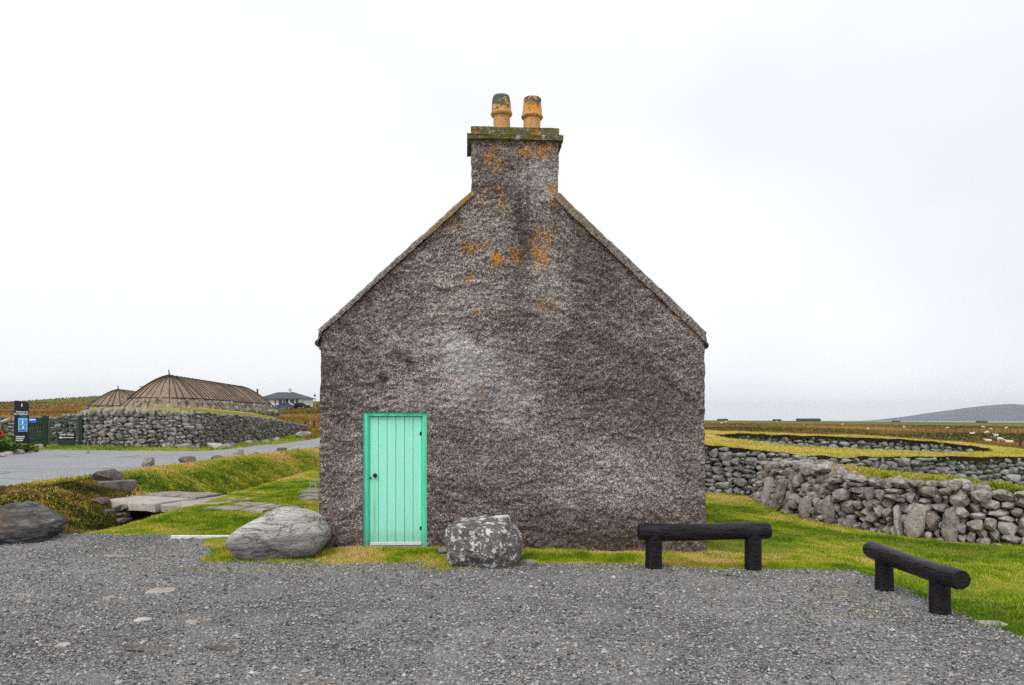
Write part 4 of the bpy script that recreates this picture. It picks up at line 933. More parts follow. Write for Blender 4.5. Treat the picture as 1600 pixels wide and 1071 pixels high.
# turf over the ruin
ax_, ay_ = np.arange(2.5, 25.5, 0.12), np.arange(20, 44, 0.12)
AX, AY = np.meshgrid(ax_, ay_)
front = np.interp(AX, [p[0] for p in OUT], [p[1] for p in OUT])
hol = np.sqrt(((AX - HC[0]) / (HA - 0.12)) ** 2 + ((AY - HC[1]) / (HB - 0.12)) ** 2)
outer = np.sqrt(((AX - 12.5) / 10.5) ** 2 + ((AY - 31.5) / 9.2) ** 2)
AZ = ztop(AX, AY) + 0.05 * fbm(AX * 2, AY * 2, 111, 3) + 0.03
ag = h(AX, AY)
AZ = lerp(AZ, ag - 0.05, ss(0.86, 1.12, outer) * ss(25, 31, AY))
AZ = np.where(AX > 19, lerp(AZ, AZ - 0.2, ss(19, 25, AX)), AZ)
cx = lambda A: (A[:-1, :-1] + A[1:, 1:]) / 2
keep = ((cx(AY) > cx(front) + 0.02 + 0.06 * fbm(cx(AX) * 3, cx(AY) * 3, 5, 2)) & (cx(hol) > 1.0 + 0.015 * fbm(cx(AX) * 2.5, cx(AY) * 2.5, 6, 2)) & ((cx(outer) < 1.13) | (cx(AY) < 28))).ravel()
idx = np.arange(AX.size).reshape(AX.shape)
F = np.stack([idx[:-1, :-1], idx[:-1, 1:], idx[1:, 1:], idx[1:, :-1]], -1).reshape(-1, 4)
V_, F_ = compact(np.stack([AX, AY, AZ], -1).reshape(-1, 3), F[keep])
me = mesh_np('turf_mound', V_, F_); me.materials.append(MAT['ground']); me.materials.append(MAT['soil'])
bm = bmesh.new(); bm.from_mesh(me)
be = [e for e in bm.edges if len(e.link_faces) == 1]
g = bmesh.ops.extrude_edge_only(bm, edges=be)
for v in [x for x in g['geom'] if isinstance(x, bmesh.types.BMVert)]: v.co.z -= 0.13
for f in [x for x in g['geom'] if isinstance(x, bmesh.types.BMFace)]: f.material_index = 1; f.smooth = False
bm.to_mesh(me); bm.free()
tag(add('turf_mound', me, None), 'mown turf mound capping the round stone ruin', None, None, 'structure')
TURF = (AX, AY, AZ, keep)

# ------------------------------------------------------------------ thatched houses and their walls on the left
lw, lpa = stone_wall('croft_wall', [(-20.75, 37.2, 2.25), (-18, 36.6, 2.28), (-15.9, 36.9, 2.22), (-15.15, 38.2, 2.18), (-15.3, 42, 2.12), (-15.7, 48, 2.0), (-15.7, 53, 1.75), (-15.6, 58.5, 1.4)],
    'long drystone wall beside the road below the thatched house', 'stone_far', (0.20, 0.48), (0.10, 0.24), 0.32, 57, thick=0.8, limit=300, stuff_from=6.6, uneven=0.6, top_j=0.06, big=0.16)
ll = lw.location; r_ = random.Random(3); d_ = 0.15
while d_ < 5.6:
    w = r_.uniform(0.22, 0.42); x, y, zt = lpa.at(d_)
    add('cope_stone', r_.choice(pool('stone_far')), None, lw, (x - ll.x, y + 0.12 - ll.y, zt - 0.06 - ll.z), (r_.uniform(-.2, .2), r_.uniform(-.35, .35), lpa.yaw(d_)), (w, 0.40, r_.uniform(0.30, 0.46))); d_ += w * 0.9
stone_wall('garden_wall', [(-34, 37.5, 1.95), (-28, 39.0, 2.0), (-23.5, 39.6, 2.02), (-20.3, 39.7, 2.02)], 'drystone garden wall seen through the bars of the gate', 'stone_far', (0.28, 0.55), (0.14, 0.26), 0.32, 63, thick=0.6, uneven=0.6, top_j=0.14)

def blackhouse(A, B, half, ze, zr0, zr1, label, nr=64, seed=0, stones=True):
    """rounded thatched roof over the stadium round ridge A-B"""
    A = np.array(A, float); B = np.array(B, float); ax = (B - A) / np.linalg.norm(B - A); nr_ = np.array([ax[1], -ax[0]]); Ln = np.linalg.norm(B - A)
    root = empty('thatched_house', (*((A + B) / 2), ze - 1.6), math.atan2(ax[1], ax[0]), label, 'house', 'thatched houses behind the croft wall')
    def outline(t):
        """t in 0..1 round the stadium -> ridge point and outward direction, local frame (along, across)"""
        arc = math.pi * half; tot = 2 * Ln + 2 * arc; s_ = (t % 1) * tot
        if s_ < Ln: return (s_ - Ln / 2, (0.0, -1.0))
        s_ -= Ln
        if s_ < arc: a = -math.pi / 2 + s_ / half; return (Ln / 2, (math.cos(a), math.sin(a)))
        s_ -= arc
        if s_ < Ln: return (Ln / 2 - s_, (0.0, 1.0))
        s_ -= Ln; a = math.pi / 2 + s_ / half; return (-Ln / 2, (math.cos(a), math.sin(a)))
    def surf(t, q, lift=0.0):
        c, dr = outline(t); k = (c + Ln / 2) / max(Ln, 0.1); zr = zr0 + (zr1 - zr0) * k
        rad = half * q
        # end hips bulge a little longer
        z = ze + (zr - ze) * (1 - q ** 1.5) + lift
        return (c + dr[0] * rad * 1.2, dr[1] * rad, z - (ze - 1.6))
    nu, nv = 220, 14; V = []
    for i in range(nu):
        for j in range(nv + 1):
            q = j / nv; x, y, z = surf(i / nu, q)
            # sag between the ropes, bumpy straw
            sag = 0.05 * math.cos(2 * math.pi * i / nu * nr) * min(1, q * 2)
            z += -sag * 0.5 + 0.07 * float(fbm(x * 1.1 + seed, y * 1.1 + z, 121, 3)) * min(1, q * 3); V.append((x, y, z))
    F = []
    for i in range(nu):
        for j in range(nv):
            a = i * (nv + 1) + j; b = ((i + 1) % nu) * (nv + 1) + j; F.append((a, b, b + 1, a + 1))
    base = len(V)
    for i in range(nu):
        x, y, z = V[i * (nv + 1) + nv]; V.append((x * 0.97, y * 0.95, z - 0.28))
    for i in range(nu): F.append((i * (nv + 1) + nv, ((i + 1) % nu) * (nv + 1) + nv, base + (i + 1) % nu, base + i))
    me = bpy.data.meshes.new('thatch'); me.from_pydata(V, [], F)
    bm = bmesh.new(); bm.from_mesh(me); bmesh.ops.remove_doubles(bm, verts=bm.verts, dist=0.004); bmesh.ops.recalc_face_normals(bm, faces=bm.faces)
    for f in bm.faces: f.smooth = True
    bm.to_mesh(me); bm.free()
    th = add('thatch', me, 'thatch', root)
    # wall drum under the thatch
    V = []; F = []
    for i in range(80):
        c, dr = outline(i / 80)
        for rad, z in ((half * 0.97, -0.9), (half * 0.95, 1.5)): V.append((c + dr[0] * rad * 1.12, dr[1] * rad, z))
    for i in range(80): a = 2 * i; b = 2 * ((i + 1) % 80); F.append((a, b, b + 1, a + 1))
    me = bpy.data.meshes.new('house_wall'); me.from_pydata(V, [], F); add('house_wall', me, 'stone_far', root)
    rs = random.Random(seed)
    for i in range(nr):
        t = (i + 0.5 + rs.uniform(-0.15, 0.15)) / nr; mb = MB(); pr = None
        pts = [Vector(surf(t, q, 0.05)) for q in np.linspace(0.02, 1.0, 9)]
        for a, b in zip(pts, pts[1:]): mb.bar(a, b, 0.023, seg=5, cap=False)
        mb.build('rope', 'rope', th)
        if stones:
            for q, k in ((1.0, 1), (0.86, 0.75)):
                if k < 1 and rs.random() < 0.25: continue
                x, y, z = surf(t + rs.uniform(-.002, .002), q, 0.05); c, dr = outline(t)
                w = rs.uniform(0.24, 0.44) * k
                add('weight_stone', rs.choice(pool('stone_far')), None, root, (x, y, z), (rs.uniform(-.3, .3), rs.uniform(-.3, .3), math.atan2(dr[1], dr[0]) + 1.57), (w, 0.2, w * rs.uniform(0.9, 1.5)))
    mb = MB(); prev = None
    for i in range(121):
        p = Vector(surf(i / 120, 0.78, 0.04))
        if prev is not None: mb.bar(prev, p, 0.03, seg=5, cap=False)
        prev = p
    mb.build('girth_rope', 'rope', th)
    x, y, z = surf(0.0, 0.0); MB().bar((-Ln / 2, 0, z - 0.1), (-Ln / 2 + 0.03, 0.06, z + 0.35), 0.05, 0.025, 7).build('ridge_peg', 'wood_post', root)
    return root
b1 = blackhouse((-19.8, 44.4), (-19.75, 56.0), 2.65, 2.40, 4.42, 4.28, 'large thatched stone house with roped roof and weight stones', 76, 1)
# skylight slot on the near hip
b2 = blackhouse((-31.0, 60.5), (-31.3, 70), 2.6, 2.30, 4.25, 4.1, 'smaller thatched house peeking out behind the large thatched one', 60, 2)
# turf on the wall head between wall and thatch
V = []; F = []
hd = [(-20.6, 37.5), (-18, 37.1), (-16.2, 37.4), (-15.75, 38.4), (-15.9, 42), (-16.25, 48), (-16.25, 53)]
hin = [(-21.0, 42.5), (-19.5, 42.3), (-18.0, 42.6), (-17.3, 43.6), (-17.1, 46), (-17.0, 50), (-17.2, 55)]
for (x, y), (x2, y2) in zip(hd, hin):
    zt = np.interp(y, [37, 42, 48, 53], [2.24, 2.16, 2.05, 1.8]); V += [(x, y, zt - 0.3), (x, y, zt + 0.22), ((x + x2) / 2, (y + y2) / 2, zt + 0.26), (x2, y2, zt + 0.16)]
for i in range(len(hd) - 1):
    for j in range(3): a = i * 4 + j; F.append((a, a + 4, a + 5, a + 1))
me = bpy.data.meshes.new('wallhead_turf'); me.from_pydata(V, [], F); me.materials.append(MAT['turfgrass']); fattr(me, 'tone', [0.45] * len(V))
tag(add('wallhead_turf', me, None), 'strip of grass along the wall head under the thatch', None, None, 'structure')

# ------------------------------------------------------------------ gate, fence, signs
def text(name, body, size, parent, loc, rot, mat='letter', align='CENTER', bold=0.0):
    cu = bpy.data.curves.new(name, 'FONT'); cu.body = body; cu.size = size; cu.align_x = align; cu.align_y = 'CENTER'; cu.offset = bold; cu.extrude = 0.002
    tmp = bpy.data.objects.new(name, cu); COL.objects.link(tmp)
    me = bpy.data.meshes.new_from_object(tmp.evaluated_get(bpy.context.evaluated_depsgraph_get()))
    bpy.data.objects.remove(tmp); bpy.data.curves.remove(cu)
    me.materials.clear()
    return add(name, me, mat, parent, loc, rot)
FACE = (R(90), 0, 0)
gyaw = 0.0
g0x, g1x, gyy = (71 - 800) / FPX * 37.6, (131 - 800) / FPX * 37.6, 37.6
gz = ground_z(-21.9, gyy)
gate = empty('field_gate', ((g0x + g1x) / 2, gyy, gz), 0, 'dark green five-bar gate between the fence panel and the wall', 'gate')
gw_ = (g1x - g0x) / 2
MB().box(-gw_ - 0.02, -gw_ + 0.13, -0.06, 0.09, -0.2, 1.42, bevel=0.01).build('gate_post', 'gate_green', gate)
MB().box(gw_ - 0.22, gw_ - 0.02, -0.08, 0.10, -0.2, 1.40, bevel=0.01).build('gate_post', 'gate_green', gate)
for z, t_ in ((0.06, 0.13), (0.42, 0.09), (0.76, 0.09), (1.12, 0.16)):
    MB().box(-gw_ + 0.14, gw_ - 0.23, -0.02, 0.03, z, z + t_, bevel=0.005).build('rail', 'gate_grey', gate)
MB().box(-gw_ + 0.14, -gw_ + 0.24, -0.026, 0.036, 0.02, 1.26, bevel=0.005).build('stile', 'gate_grey', gate)
MB().box(gw_ - 0.32, gw_ - 0.24, -0.026, 0.036, 0.02, 1.26, bevel=0.005).build('stile', 'gate_grey', gate)
MB().box(-0.04, 0.03, -0.025, 0.035, 0.5, 1.13, bevel=0.004).build('stile', 'gate_grey', gate)
MB().bar((-gw_ + 0.2, 0.045, 0.12), (-0.05, 0.045, 1.16), 0.035, seg=6).build('brace', 'gate_grey', gate)
MB().bar((0.05, 0.045, 1.15), (gw_ - 0.3, 0.045, 0.5), 0.03, seg=6).build('brace', 'gate_grey', gate)
# fence panel with a small blue notice
fp = empty('board_fence', ((55.5 - 800) / FPX * 34.2, 34.2, ground_z(-21.2, 34.2)), R(8), 'dark green upright-board fence panel with a small blue notice', 'fence')
for i in range(6):
    MB().box(-0.33 + i * 0.105, -0.33 + i * 0.105 + 0.085, -0.02, 0.01, 0.0, 1.36 + random.uniform(-0.01, 0.01), bevel=0.004).build('board', 'gate_green', fp)
MB().box(-0.34, 0.36, 0.012, 0.06, 0.3, 0.4).build('fence_rail', 'gate_green', fp); MB().box(-0.34, 0.36, 0.012, 0.06, 1.0, 1.1).build('fence_rail', 'gate_green', fp)
MB().box(0.30, 0.42, -0.06, 0.08, -0.1, 1.46, bevel=0.008).build('post', 'gate_green', fp)
nb_ = MB().box(-0.30, 0.06, -0.045, -0.024, 1.12, 1.33, bevel=0.003).build('notice', 'sign_blue', fp)
MB().box(-0.27, 0.02, -0.050, -0.0455, 1.235, 1.295).build('notice_lettering_band', 'letter', nb_)
# tall navy visitor sign
sg = empty('visitor_sign', ((34 - 800) / FPX * 31.2, 31.2, ground_z(-19.9, 31.2)), R(14), 'tall navy visitor sign with a pale blue panel above the flower bed', 'sign')
MB().prism([(-0.27, 0.0), (0.25, 0.0), (0.255, 2.02), (0.0, 2.055), (-0.25, 2.085)], -0.04, 0.04).build('panel', 'sign_navy', sg)
MB().box(0.0, 0.035, -0.046, -0.0415, 1.83, 1.96).build('emblem', 'letter', sg)
text('lettering', 'Welcome to', 0.085, sg, (0.02, -0.0425, 1.62), FACE, bold=0.002)
text('lettering', 'The Blackhouse', 0.082, sg, (0.0, -0.0425, 1.53), FACE, bold=0.003)
MB().box(-0.06, 0.20, -0.046, -0.0415, 1.42, 1.47).build('blue_band', 'sign_blue', sg)
pn = MB().box(-0.11, 0.22, -0.052, -0.0415, 0.82, 1.37, bevel=0.003).build('map_panel', 'sign_light', sg)
for i in range(2):
    for j in range(2): MB().box(-0.075 + i * 0.15, 0.035 + i * 0.15, -0.058, -0.0525, 0.94 + j * 0.20, 1.10 + j * 0.20 + 0.01).build('square', 'sign_mid', pn)
MB().box(-0.075, 0.185, -0.058, -0.0525, 0.85, 0.905).build('bar', 'sign_blue', pn)
MB().box(0.035, 0.075, -0.062, -0.0585, 1.14, 1.30).build('icon', 'letter', pn); MB().box(0.05, 0.10, -0.062, -0.0585, 0.93, 1.04).build('icon', 'letter', pn)
for k, w in enumerate((0.32, 0.29, 0.26)): MB().box(-0.2, -0.2 + w, -0.046, -0.0415, 0.60 - k * 0.075, 0.635 - k * 0.075).build('small_print', 'letter', sg)
# ticket office board
tk = empty('ticket_sign', ((104 - 800) / FPX * 36.6, 36.6, ground_z(-21.2, 36.6)), R(0), 'black ticket office board with a white arrow in front of the gate', 'sign')
MB().box(-0.44, 0.44, -0.03, 0.0, 0.30, 0.62, bevel=0.006).build('board', 'sign_navy', tk)
MB().box(-0.40, -0.34, 0.0, 0.05, -0.1, 0.6).build('leg', 'gate_green', tk); MB().box(0.34, 0.40, 0.0, 0.05, -0.1, 0.6).build('leg', 'gate_green', tk)
MB().box(-0.40, 0.40, -0.012, 0.012, 0.02, 0.292, bevel=0.004).build('lower_board', 'gate_green', tk)
text('lettering', 'TICKET OFFICE', 0.10, tk, (0.02, -0.033, 0.54), FACE, bold=0.003)
mb = MB(); mb.prism([(-0.36, 0.405), (-0.24, 0.345), (-0.24, 0.39), (0.36, 0.39), (0.36, 0.42), (-0.24, 0.42), (-0.24, 0.465)], -0.034, -0.0305); mb.build('arrow', 'letter', tk)

# ------------------------------------------------------------------ log barriers
def log_barrier(p0, p1, posts, ztop_, rad, label, seed):
    random.seed(seed)
    p0 = Vector((p0[0], p0[1], 0)); p1 = Vector((p1[0], p1[1], 0)); mid = (p0 + p1) / 2; d = p1 - p0; ln = d.length
    root = empty('log_barrier', (mid.x, mid.y, ground_z(mid.x, mid.y)), math.atan2(d.y, d.x), label, 'barrier', 'low log barriers round the gravel')
    zt = ztop_ - root.location.z
    mb = MB(); n = 44; sg_ = 26; prev = None
    for i in range(n + 1):
        t = i / n; x = (t - 0.5) * ln; e = min(t, 1 - t) * ln; rr = rad * (1 - 0.10 * max(0, 1 - e / 0.02) if e < 0.02 else 1.0); ring = []
        for j in range(sg_):
            a = 2 * math.pi * j / sg_; k = rr * (1 + 0.06 * float(fbm(x * 2.2 + seed, a * 0.9, seed, 3)) + 0.09 * float(fbm(x * 6, math.cos(a) * 2 + math.sin(a) + seed, seed + 3, 3)))
            ring.append(mb.bm.verts.new((x, math.cos(a) * k, math.sin(a) * k + zt - rad + 0.008 * math.sin(t * 5 + seed))))
        if prev:
            for j in range(sg_): mb.bm.faces.new((prev[j], prev[(j + 1) % sg_], ring[(j + 1) % sg_], ring[j]))
        else: mb.bm.faces.new(ring[::-1])
        prev = ring
    mb.bm.faces.new(prev)
    mb.build('rail_log', 'log', root, True)
    for t in posts:
        mb = MB(); mb.bar((0, 0, -0.3), (0, 0, zt - rad * 1.25), rad * 1.04, rad * 0.98, 20, 0.02, 8)
        x = (t - 0.5) * ln; gz_ = ground_z(*(mid + d.normalized() * x)[:2]) - root.location.z
        mb.build('post', 'log', root, True, (x, 0, 0))
    return root
Y1 = 9.95
log_barrier(((997 - 800) / FPX * Y1, Y1 - 0.03), ((1202 - 800) / FPX * (Y1 + .05), Y1 + 0.05), (0.115, 0.875), CAM_H - (818 - HOR) * Y1 / FPX, 0.108, 'black log barrier across the lower right of the gable', 3)
log_barrier(((1368 - 800) / FPX * 8.95, 9.10), ((1494 - 800) / FPX * 7.45, 7.36), (0.19, 0.80), 0.405, 0.100, 'black log barrier angled beside the lawn, nearest the rubble wall', 8)

# ------------------------------------------------------------------ culvert, flagstones, kerb, steps
def slab(name, pts, z0, z1, mat, label=None, cat=None, group=None, parent=None, tilt=0.0, seed=0):
    """polygon slab with a wobbling edge and bevelled rim"""
    rs = random.Random(seed); P = []
    n = len(pts)
    for i in range(n):
        a, b = Vector(pts[i]), Vector(pts[(i + 1) % n])
        for t in (0, .33, .66): P.append(a.lerp(b, t) + Vector((rs.uniform(-1, 1), rs.uniform(-1, 1))) * 0.04)
    c = sum(P, Vector((0, 0))) / len(P); mb = MB()
    rings = []
    for k, z in ((1.0, z0), (1.0, z1 - 0.02), (0.975, z1), (0.55, z1 + 0.004)):
        rings.append([mb.bm.verts.new(((p.x - c.x) * k, (p.y - c.y) * k, z + (p.x - c.x) * tilt + rs.uniform(-.012, .012))) for p in P])
    for r0, r1 in zip(rings, rings[1:]):
        for j in range(len(P)): mb.bm.faces.new((r0[j], r0[(j + 1) % len(P)], r1[(j + 1) % len(P)], r1[j]))
    mb.bm.faces.new(rings[-1]); mb.bm.faces.new(rings[0][::-1])
    if parent is not None: o = mb.build(name, mat, parent, True, (c.x - parent.location.x, c.y - parent.location.y, -parent.location.z))
    else: o = mb.build(name, mat, None, True, (c.x, c.y, 0))
    return tag(o, label, cat, group)
cul = empty('culvert_bridge', (-8.0, 16.4, -0.4), 0, 'stone slab culvert bridge over the ditch beside the road bank', 'bridge')
zc = 0.06
slab('deck_slab', [(-9.1, 17.2), (-8.35, 16.62), (-7.6, 16.35), (-7.3, 17.45), (-8.2, 17.95), (-8.95, 18.2)], zc - 0.17, zc, 'flag', parent=cul, seed=1)
slab('deck_slab', [(-7.55, 16.38), (-7.0, 16.1), (-6.35, 16.2), (-6.0, 16.9), (-6.5, 17.3), (-7.22, 17.42)], zc - 0.17, zc - 0.015, 'flag', parent=cul, seed=2)
slab('deck_slab', [(-8.85, 18.26), (-8.1, 18.02), (-7.25, 17.55), (-6.95, 18.35), (-7.6, 18.8), (-8.6, 18.95)], zc - 0.14, zc + 0.03, 'flag', parent=cul, seed=3)
slab('deck_slab', [(-7.15, 17.5), (-6.45, 17.36), (-5.9, 16.98), (-5.75, 17.6), (-6.2, 18.0), (-6.85, 18.28)], zc - 0.14, zc + 0.0, 'flag', parent=cul, seed=4)
MB().box(-0.75, 0.75, -0.9, 1.6, -0.7, 0.335).build('tunnel_shade_block', 'core', cul, False, (0.35, 1.6, 0))  # solid block under the deck, its dark colour stands for tunnel shade
rs = random.Random(9)
for i in range(13):
    x = -9.1 + rs.uniform(0, 0.75); z = -0.45 + 0.13 * (i // 3); y = 16.95 - (x + 9.1) * 0.45
    add('abutment_stone', rs.choice(pool('stone_dark')), None, cul, (x + 8.0 - 0.0, y - 16.4, z + 0.4), (0, rs.uniform(-.2, .2), -0.4), (rs.uniform(.22, .4), .35, rs.uniform(.12, .18)))
for i in range(5):
    add('abutment_stone', rs.choice(pool('stone_dark')), None, cul, (-6.75 + 8.0 + rs.uniform(-.15, .1), 16.25 - 16.4 + rs.uniform(0, .1), -0.38 + 0.4 + i * 0.09), (0, 0, -0.2), (.32, .3, .15))
px_, py_ = -9.5, 18.45
MB().box(-0.15, 0.15, -0.40, 0.42, -0.35, 0.16, bevel=0.02).build('parapet_block', 'concrete_dark', cul, False, (px_ + 8.0, py_ - 16.4, 0.40 + 0.23), (0, 0, R(-52)))
# stepping path towards the cottage side
FL = [[(-5.9, 16.1), (-5.3, 15.75), (-5.1, 16.25), (-5.75, 16.6)], [(-5.25, 15.7), (-4.75, 15.5), (-4.65, 15.9), (-5.1, 16.2)], [(-6.3, 15.55), (-5.45, 15.2), (-5.35, 15.6), (-5.95, 15.95)],
      [(-5.4, 15.15), (-4.85, 14.95), (-4.75, 15.35), (-5.25, 15.55)], [(-4.7, 15.35), (-4.35, 15.25), (-4.25, 15.6), (-4.55, 15.8)], [(-4.75, 14.9), (-4.4, 14.8), (-4.3, 15.1), (-4.65, 15.25)]]
LB = ['flagstone at the lawn end of the culvert, far row', 'middle flagstone in the far row towards the cottage', 'broad flagstone next to the culvert, near row', 'middle flagstone in the near row of the lawn path', 'last small flagstone of the far row, closest to the cottage', 'last small flagstone of the near row, closest to the boulder']
for i, (P, lb) in enumerate(zip(FL, LB)):
    zz = ground_z(*np.mean(np.array(P), 0)); slab('flagstone', P, zz - 0.05, zz + 0.035, 'flag', lb, 'flagstone', 'flagstones across the lawn', seed=20 + i)
for i, (yy, lb) in enumerate(((17.2, 'nearest sunken step slab at the cottage side'), (18.0, 'middle sunken step slab at the cottage side'), (18.8, 'farthest sunken step slab at the cottage side, by the boot scraper'))):
    xx = (487 - 800) / FPX * yy; zz = ground_z(xx, yy); slab('step_slab', [(xx - 0.22, yy - 0.22), (xx + 0.5, yy - 0.22), (xx + 0.5, yy + 0.22), (xx - 0.2, yy + 0.2)], zz - 0.05, zz + 0.05, 'flag', lb, 'step', 'steps at the cottage side', seed=40 + i)
bs = empty('boot_scraper', ((490 - 800) / FPX * 19.6, 19.6, ground_z(-5.06, 19.6)), 0, 'small pale iron boot scraper at the corner of the cottage', 'boot scraper')
MB().bar((-0.08, 0, 0), (-0.08, 0, 0.24), 0.016, seg=6).build('upright', 'galv', bs); MB().bar((0.06, 0, 0), (0.06, 0, 0.3), 0.016, seg=6).build('upright', 'galv', bs)
MB().box(-0.1, 0.08, -0.008, 0.008, 0.12, 0.17).build('blade', 'galv', bs); MB().box(-0.16, 0.12, -0.06, 0.06, -0.03, 0.03).build('foot', 'galv', bs)
kx0, kx1 = (272 - 800) / FPX * 12.3, (366 - 800) / FPX * 12.1
kb = MB().box(kx0, kx1, -0.035, 0.035, -0.06, 0.03, bevel=0.006).build('white_kerb', 'white_paint', None, False, (0, 12.2, ground_z(-4.9, 12.2) + 0.012), (0, 0, R(0)))
tag(kb, 'thin white painted kerb board at the lawn edge', 'kerb')

# ------------------------------------------------------------------ loose stones
def loose(px, py, z, w, d, hh, mat, label, cat='stone', group=None, yaw=None, name='loose_stone', Y=None):
    x, y = at(px, py, z) if Y is None else ((px - 800) / FPX * Y, Y)
    zg = ground_z(x, y)
    o = add(name, random.choice(pool(mat)), None, None, (x, y, zg + hh * (0.28 if name != 'gravel_stone' else -0.02) + (0.012 if name == 'gravel_stone' else 0)), (random.uniform(-.1, .1), random.uniform(-.1, .1), random.uniform(-.6, .6) if yaw is None else yaw), (w, d, hh))
    return tag(o, label, cat, group)
random.seed(77)
loose(692, 868, -0.05, 0.17, 0.16, 0.11, 'flag', 'small pale stone in the grass beside the lichen boulder', group='stones near the door')
loose(826, 881, -0.07, 0.32, 0.22, 0.05, 'flag', 'flat broken slate at the foot of the lichen boulder', group='stones near the door')
RS = [(168, 748, .55, .3, 'stone_dark', 'brown sod-edged rock where the road meets the concrete block'), (232, 731, .32, .3, 'stone', 'pale pointed rock on the road verge above the culvert'), (293, 725, .46, .22, 'stone_dark', 'dark hump-backed rock on the ditch verge'), (340, 720, .34, .14, 'stone_dark', 'low dark rock between two larger verge rocks'), (373, 713, .30, .22, 'stone', 'rounded grey rock standing on the ditch verge'), (407, 712, .38, .12, 'stone', 'flat pale rock on the ditch verge'), (440, 708, .34, .16, 'stone_dark', 'dark rock on the ditch verge near the cottage corner'), (462, 705, .30, .10, 'flag', 'small pale slab on the verge next to the cottage corner')]
for px, py, w, hh, mt, lb in RS:
    Y = 1.42 * FPX / (py - HOR); x = (px - 800) / FPX * Y
    Yb = Y
    loose(px, py, 0, w * 1.35, w, hh * 1.45, mt, lb, 'rock', 'rocks along the ditch verge', Y=Yb, name='verge_rock')
VS = [(262, 700, .5, .3, 'flat grey rock on the grass at the foot of the croft wall'), (288, 700, .8, .3, 'wide low rock against the croft wall foot'), (306, 701, .5, .22, 'dark block on the grass below the wall corner'), (338, 700, .85, .32, 'white humped rock by the road below the wall'), (354, 699, .4, .3, 'grey rock beside the white humped rock'), (363, 698, .35, .3, 'dark rock next to the grey verge rock'), (388, 694, .5, .3, 'pale rock midway along the far verge'), (398, 693, .4, .3, 'dark rock midway along the far verge'), (416, 692, .5, .25, 'small pale rock on the far verge'), (432, 690, .5, .3, 'rounded white rock on the far verge'), (474, 687, 1.1, .5, 'big white rock at the end of the croft wall')]
for i, (px, py, w, hh, lb) in enumerate(VS):
    Y = 1.30 * FPX / (py - HOR); loose(px, py, 0, w, w * 0.6, hh, 'flag' if 'white' in lb or 'pale' in lb else 'stone_far', lb, 'rock', 'rocks along the far verge', Y=Y, name='far_verge_rock')
BD = [(28, 708, .42, .26, 'pinkish border stone below the visitor sign'), (44, 705, .34, .24, 'pale border stone beside the visitor sign base'), (55, 703, .30, .30, 'upright pale border stone under the fence panel'), (63, 702, .26, .28, 'last border stone of the flower bed, by the gate'), (13, 710, .36, .2, 'low border stone among flower bed leaves'), (2, 712, .34, .22, 'mossy border stone at the picture edge of the bed')]
for px, py, w, hh, lb in BD:
    Y = 1.24 * FPX / (py - HOR) + 0.5; loose(px, py, 0, w, w * 0.8, hh, 'flag', lb, 'stone', 'flower bed border stones', Y=Y, name='border_stone')
GS = [(252, 926, .36, .24, .07, 'broad pale stone with a rusty rim bedded in the gravel'), (98, 1012, .13, .10, .05, 'pale pink stone alone in the gravel'), (172, 937, .16, .14, .06, 'buff stone in the gravel beyond the broad pale stone'), (182, 870, .42, .2, .05, 'flat brown stone near the gravel edge'), (222, 972, .17, .12, .05, 'orange-tinged stone flush with the gravel'), (300, 977, .13, .12, .06, 'rounded grey pebble stone below the broad pale stone'), (322, 973, .13, .08, .05, 'small rusty stone beside the rounded grey one'), (32, 932, .2, .1, .04, 'thin pale stone near the picture edge of the gravel'), (245, 1019, .62, .16, .04, 'long dark ledge of bedrock breaking the gravel'), (350, 1016, .32, .12, .05, 'short dark ledge of bedrock beside the long one'), (1330, 918, .10, .08, .04, 'white chip of stone near the angled log barrier'), (1548, 968, .34, .18, .05, 'reddish flat stone at the gravel corner by the lawn')]
for px, py, w, d, hh, lb in GS:
    loose(px, py, -0.06, w, d, hh, 'stone_dark' if 'dark' in lb else 'flag', lb, 'stone', 'stones bedded in the gravel', yaw=random.uniform(-.15, .15), name='gravel_stone')

# ------------------------------------------------------------------ bungalow, cars, poles, posts, sheep, far things
bY = 180.0; bxc = (449 - 800) / FPX * bY; bz = float(CAM_H + (HOR - 638) * bY / FPX)
bg = empty('bungalow', (bxc, bY, bz), R(-14), 'white bungalow with grey hipped roof on the rise', 'house')
MB().box(-5.0, 4.9, -3.2, 3.2, -1.2, 2.2).build('wall', 'white_wall', bg)
mb = MB(); a = [mb.bm.verts.new(c) for c in ((-5.8, -3.9, 2.15), (5.7, -3.9, 2.15), (5.7, 3.9, 2.15), (-5.8, 3.9, 2.15))]; b = [mb.bm.verts.new(c) for c in ((-2.6, 0, 3.75), (1.6, 0, 3.75))]
for f in ((a[0], a[1], b[1], b[0]), (a[1], a[2], b[1]), (a[2], a[3], b[0], b[1]), (a[3], a[0], b[0]), (a[3], a[2], a[1], a[0])): mb.bm.faces.new(f)
rf = mb.build('roof', 'slate', bg); MB().box(0.35, 0.95, -0.3, 0.3, 3.4, 4.2).box(0.25, 1.05, -0.4, 0.4, 4.2, 4.3).build('chimney', 'white_wall', rf); MB().bar((0.65, 0, 4.3), (0.65, 0, 4.6), 0.14, seg=8).build('chimney_pot', 'slate', rf)
MB().box(-5.82, 5.72, -3.95, -3.88, 1.98, 2.16).build('fascia', 'slate', bg)
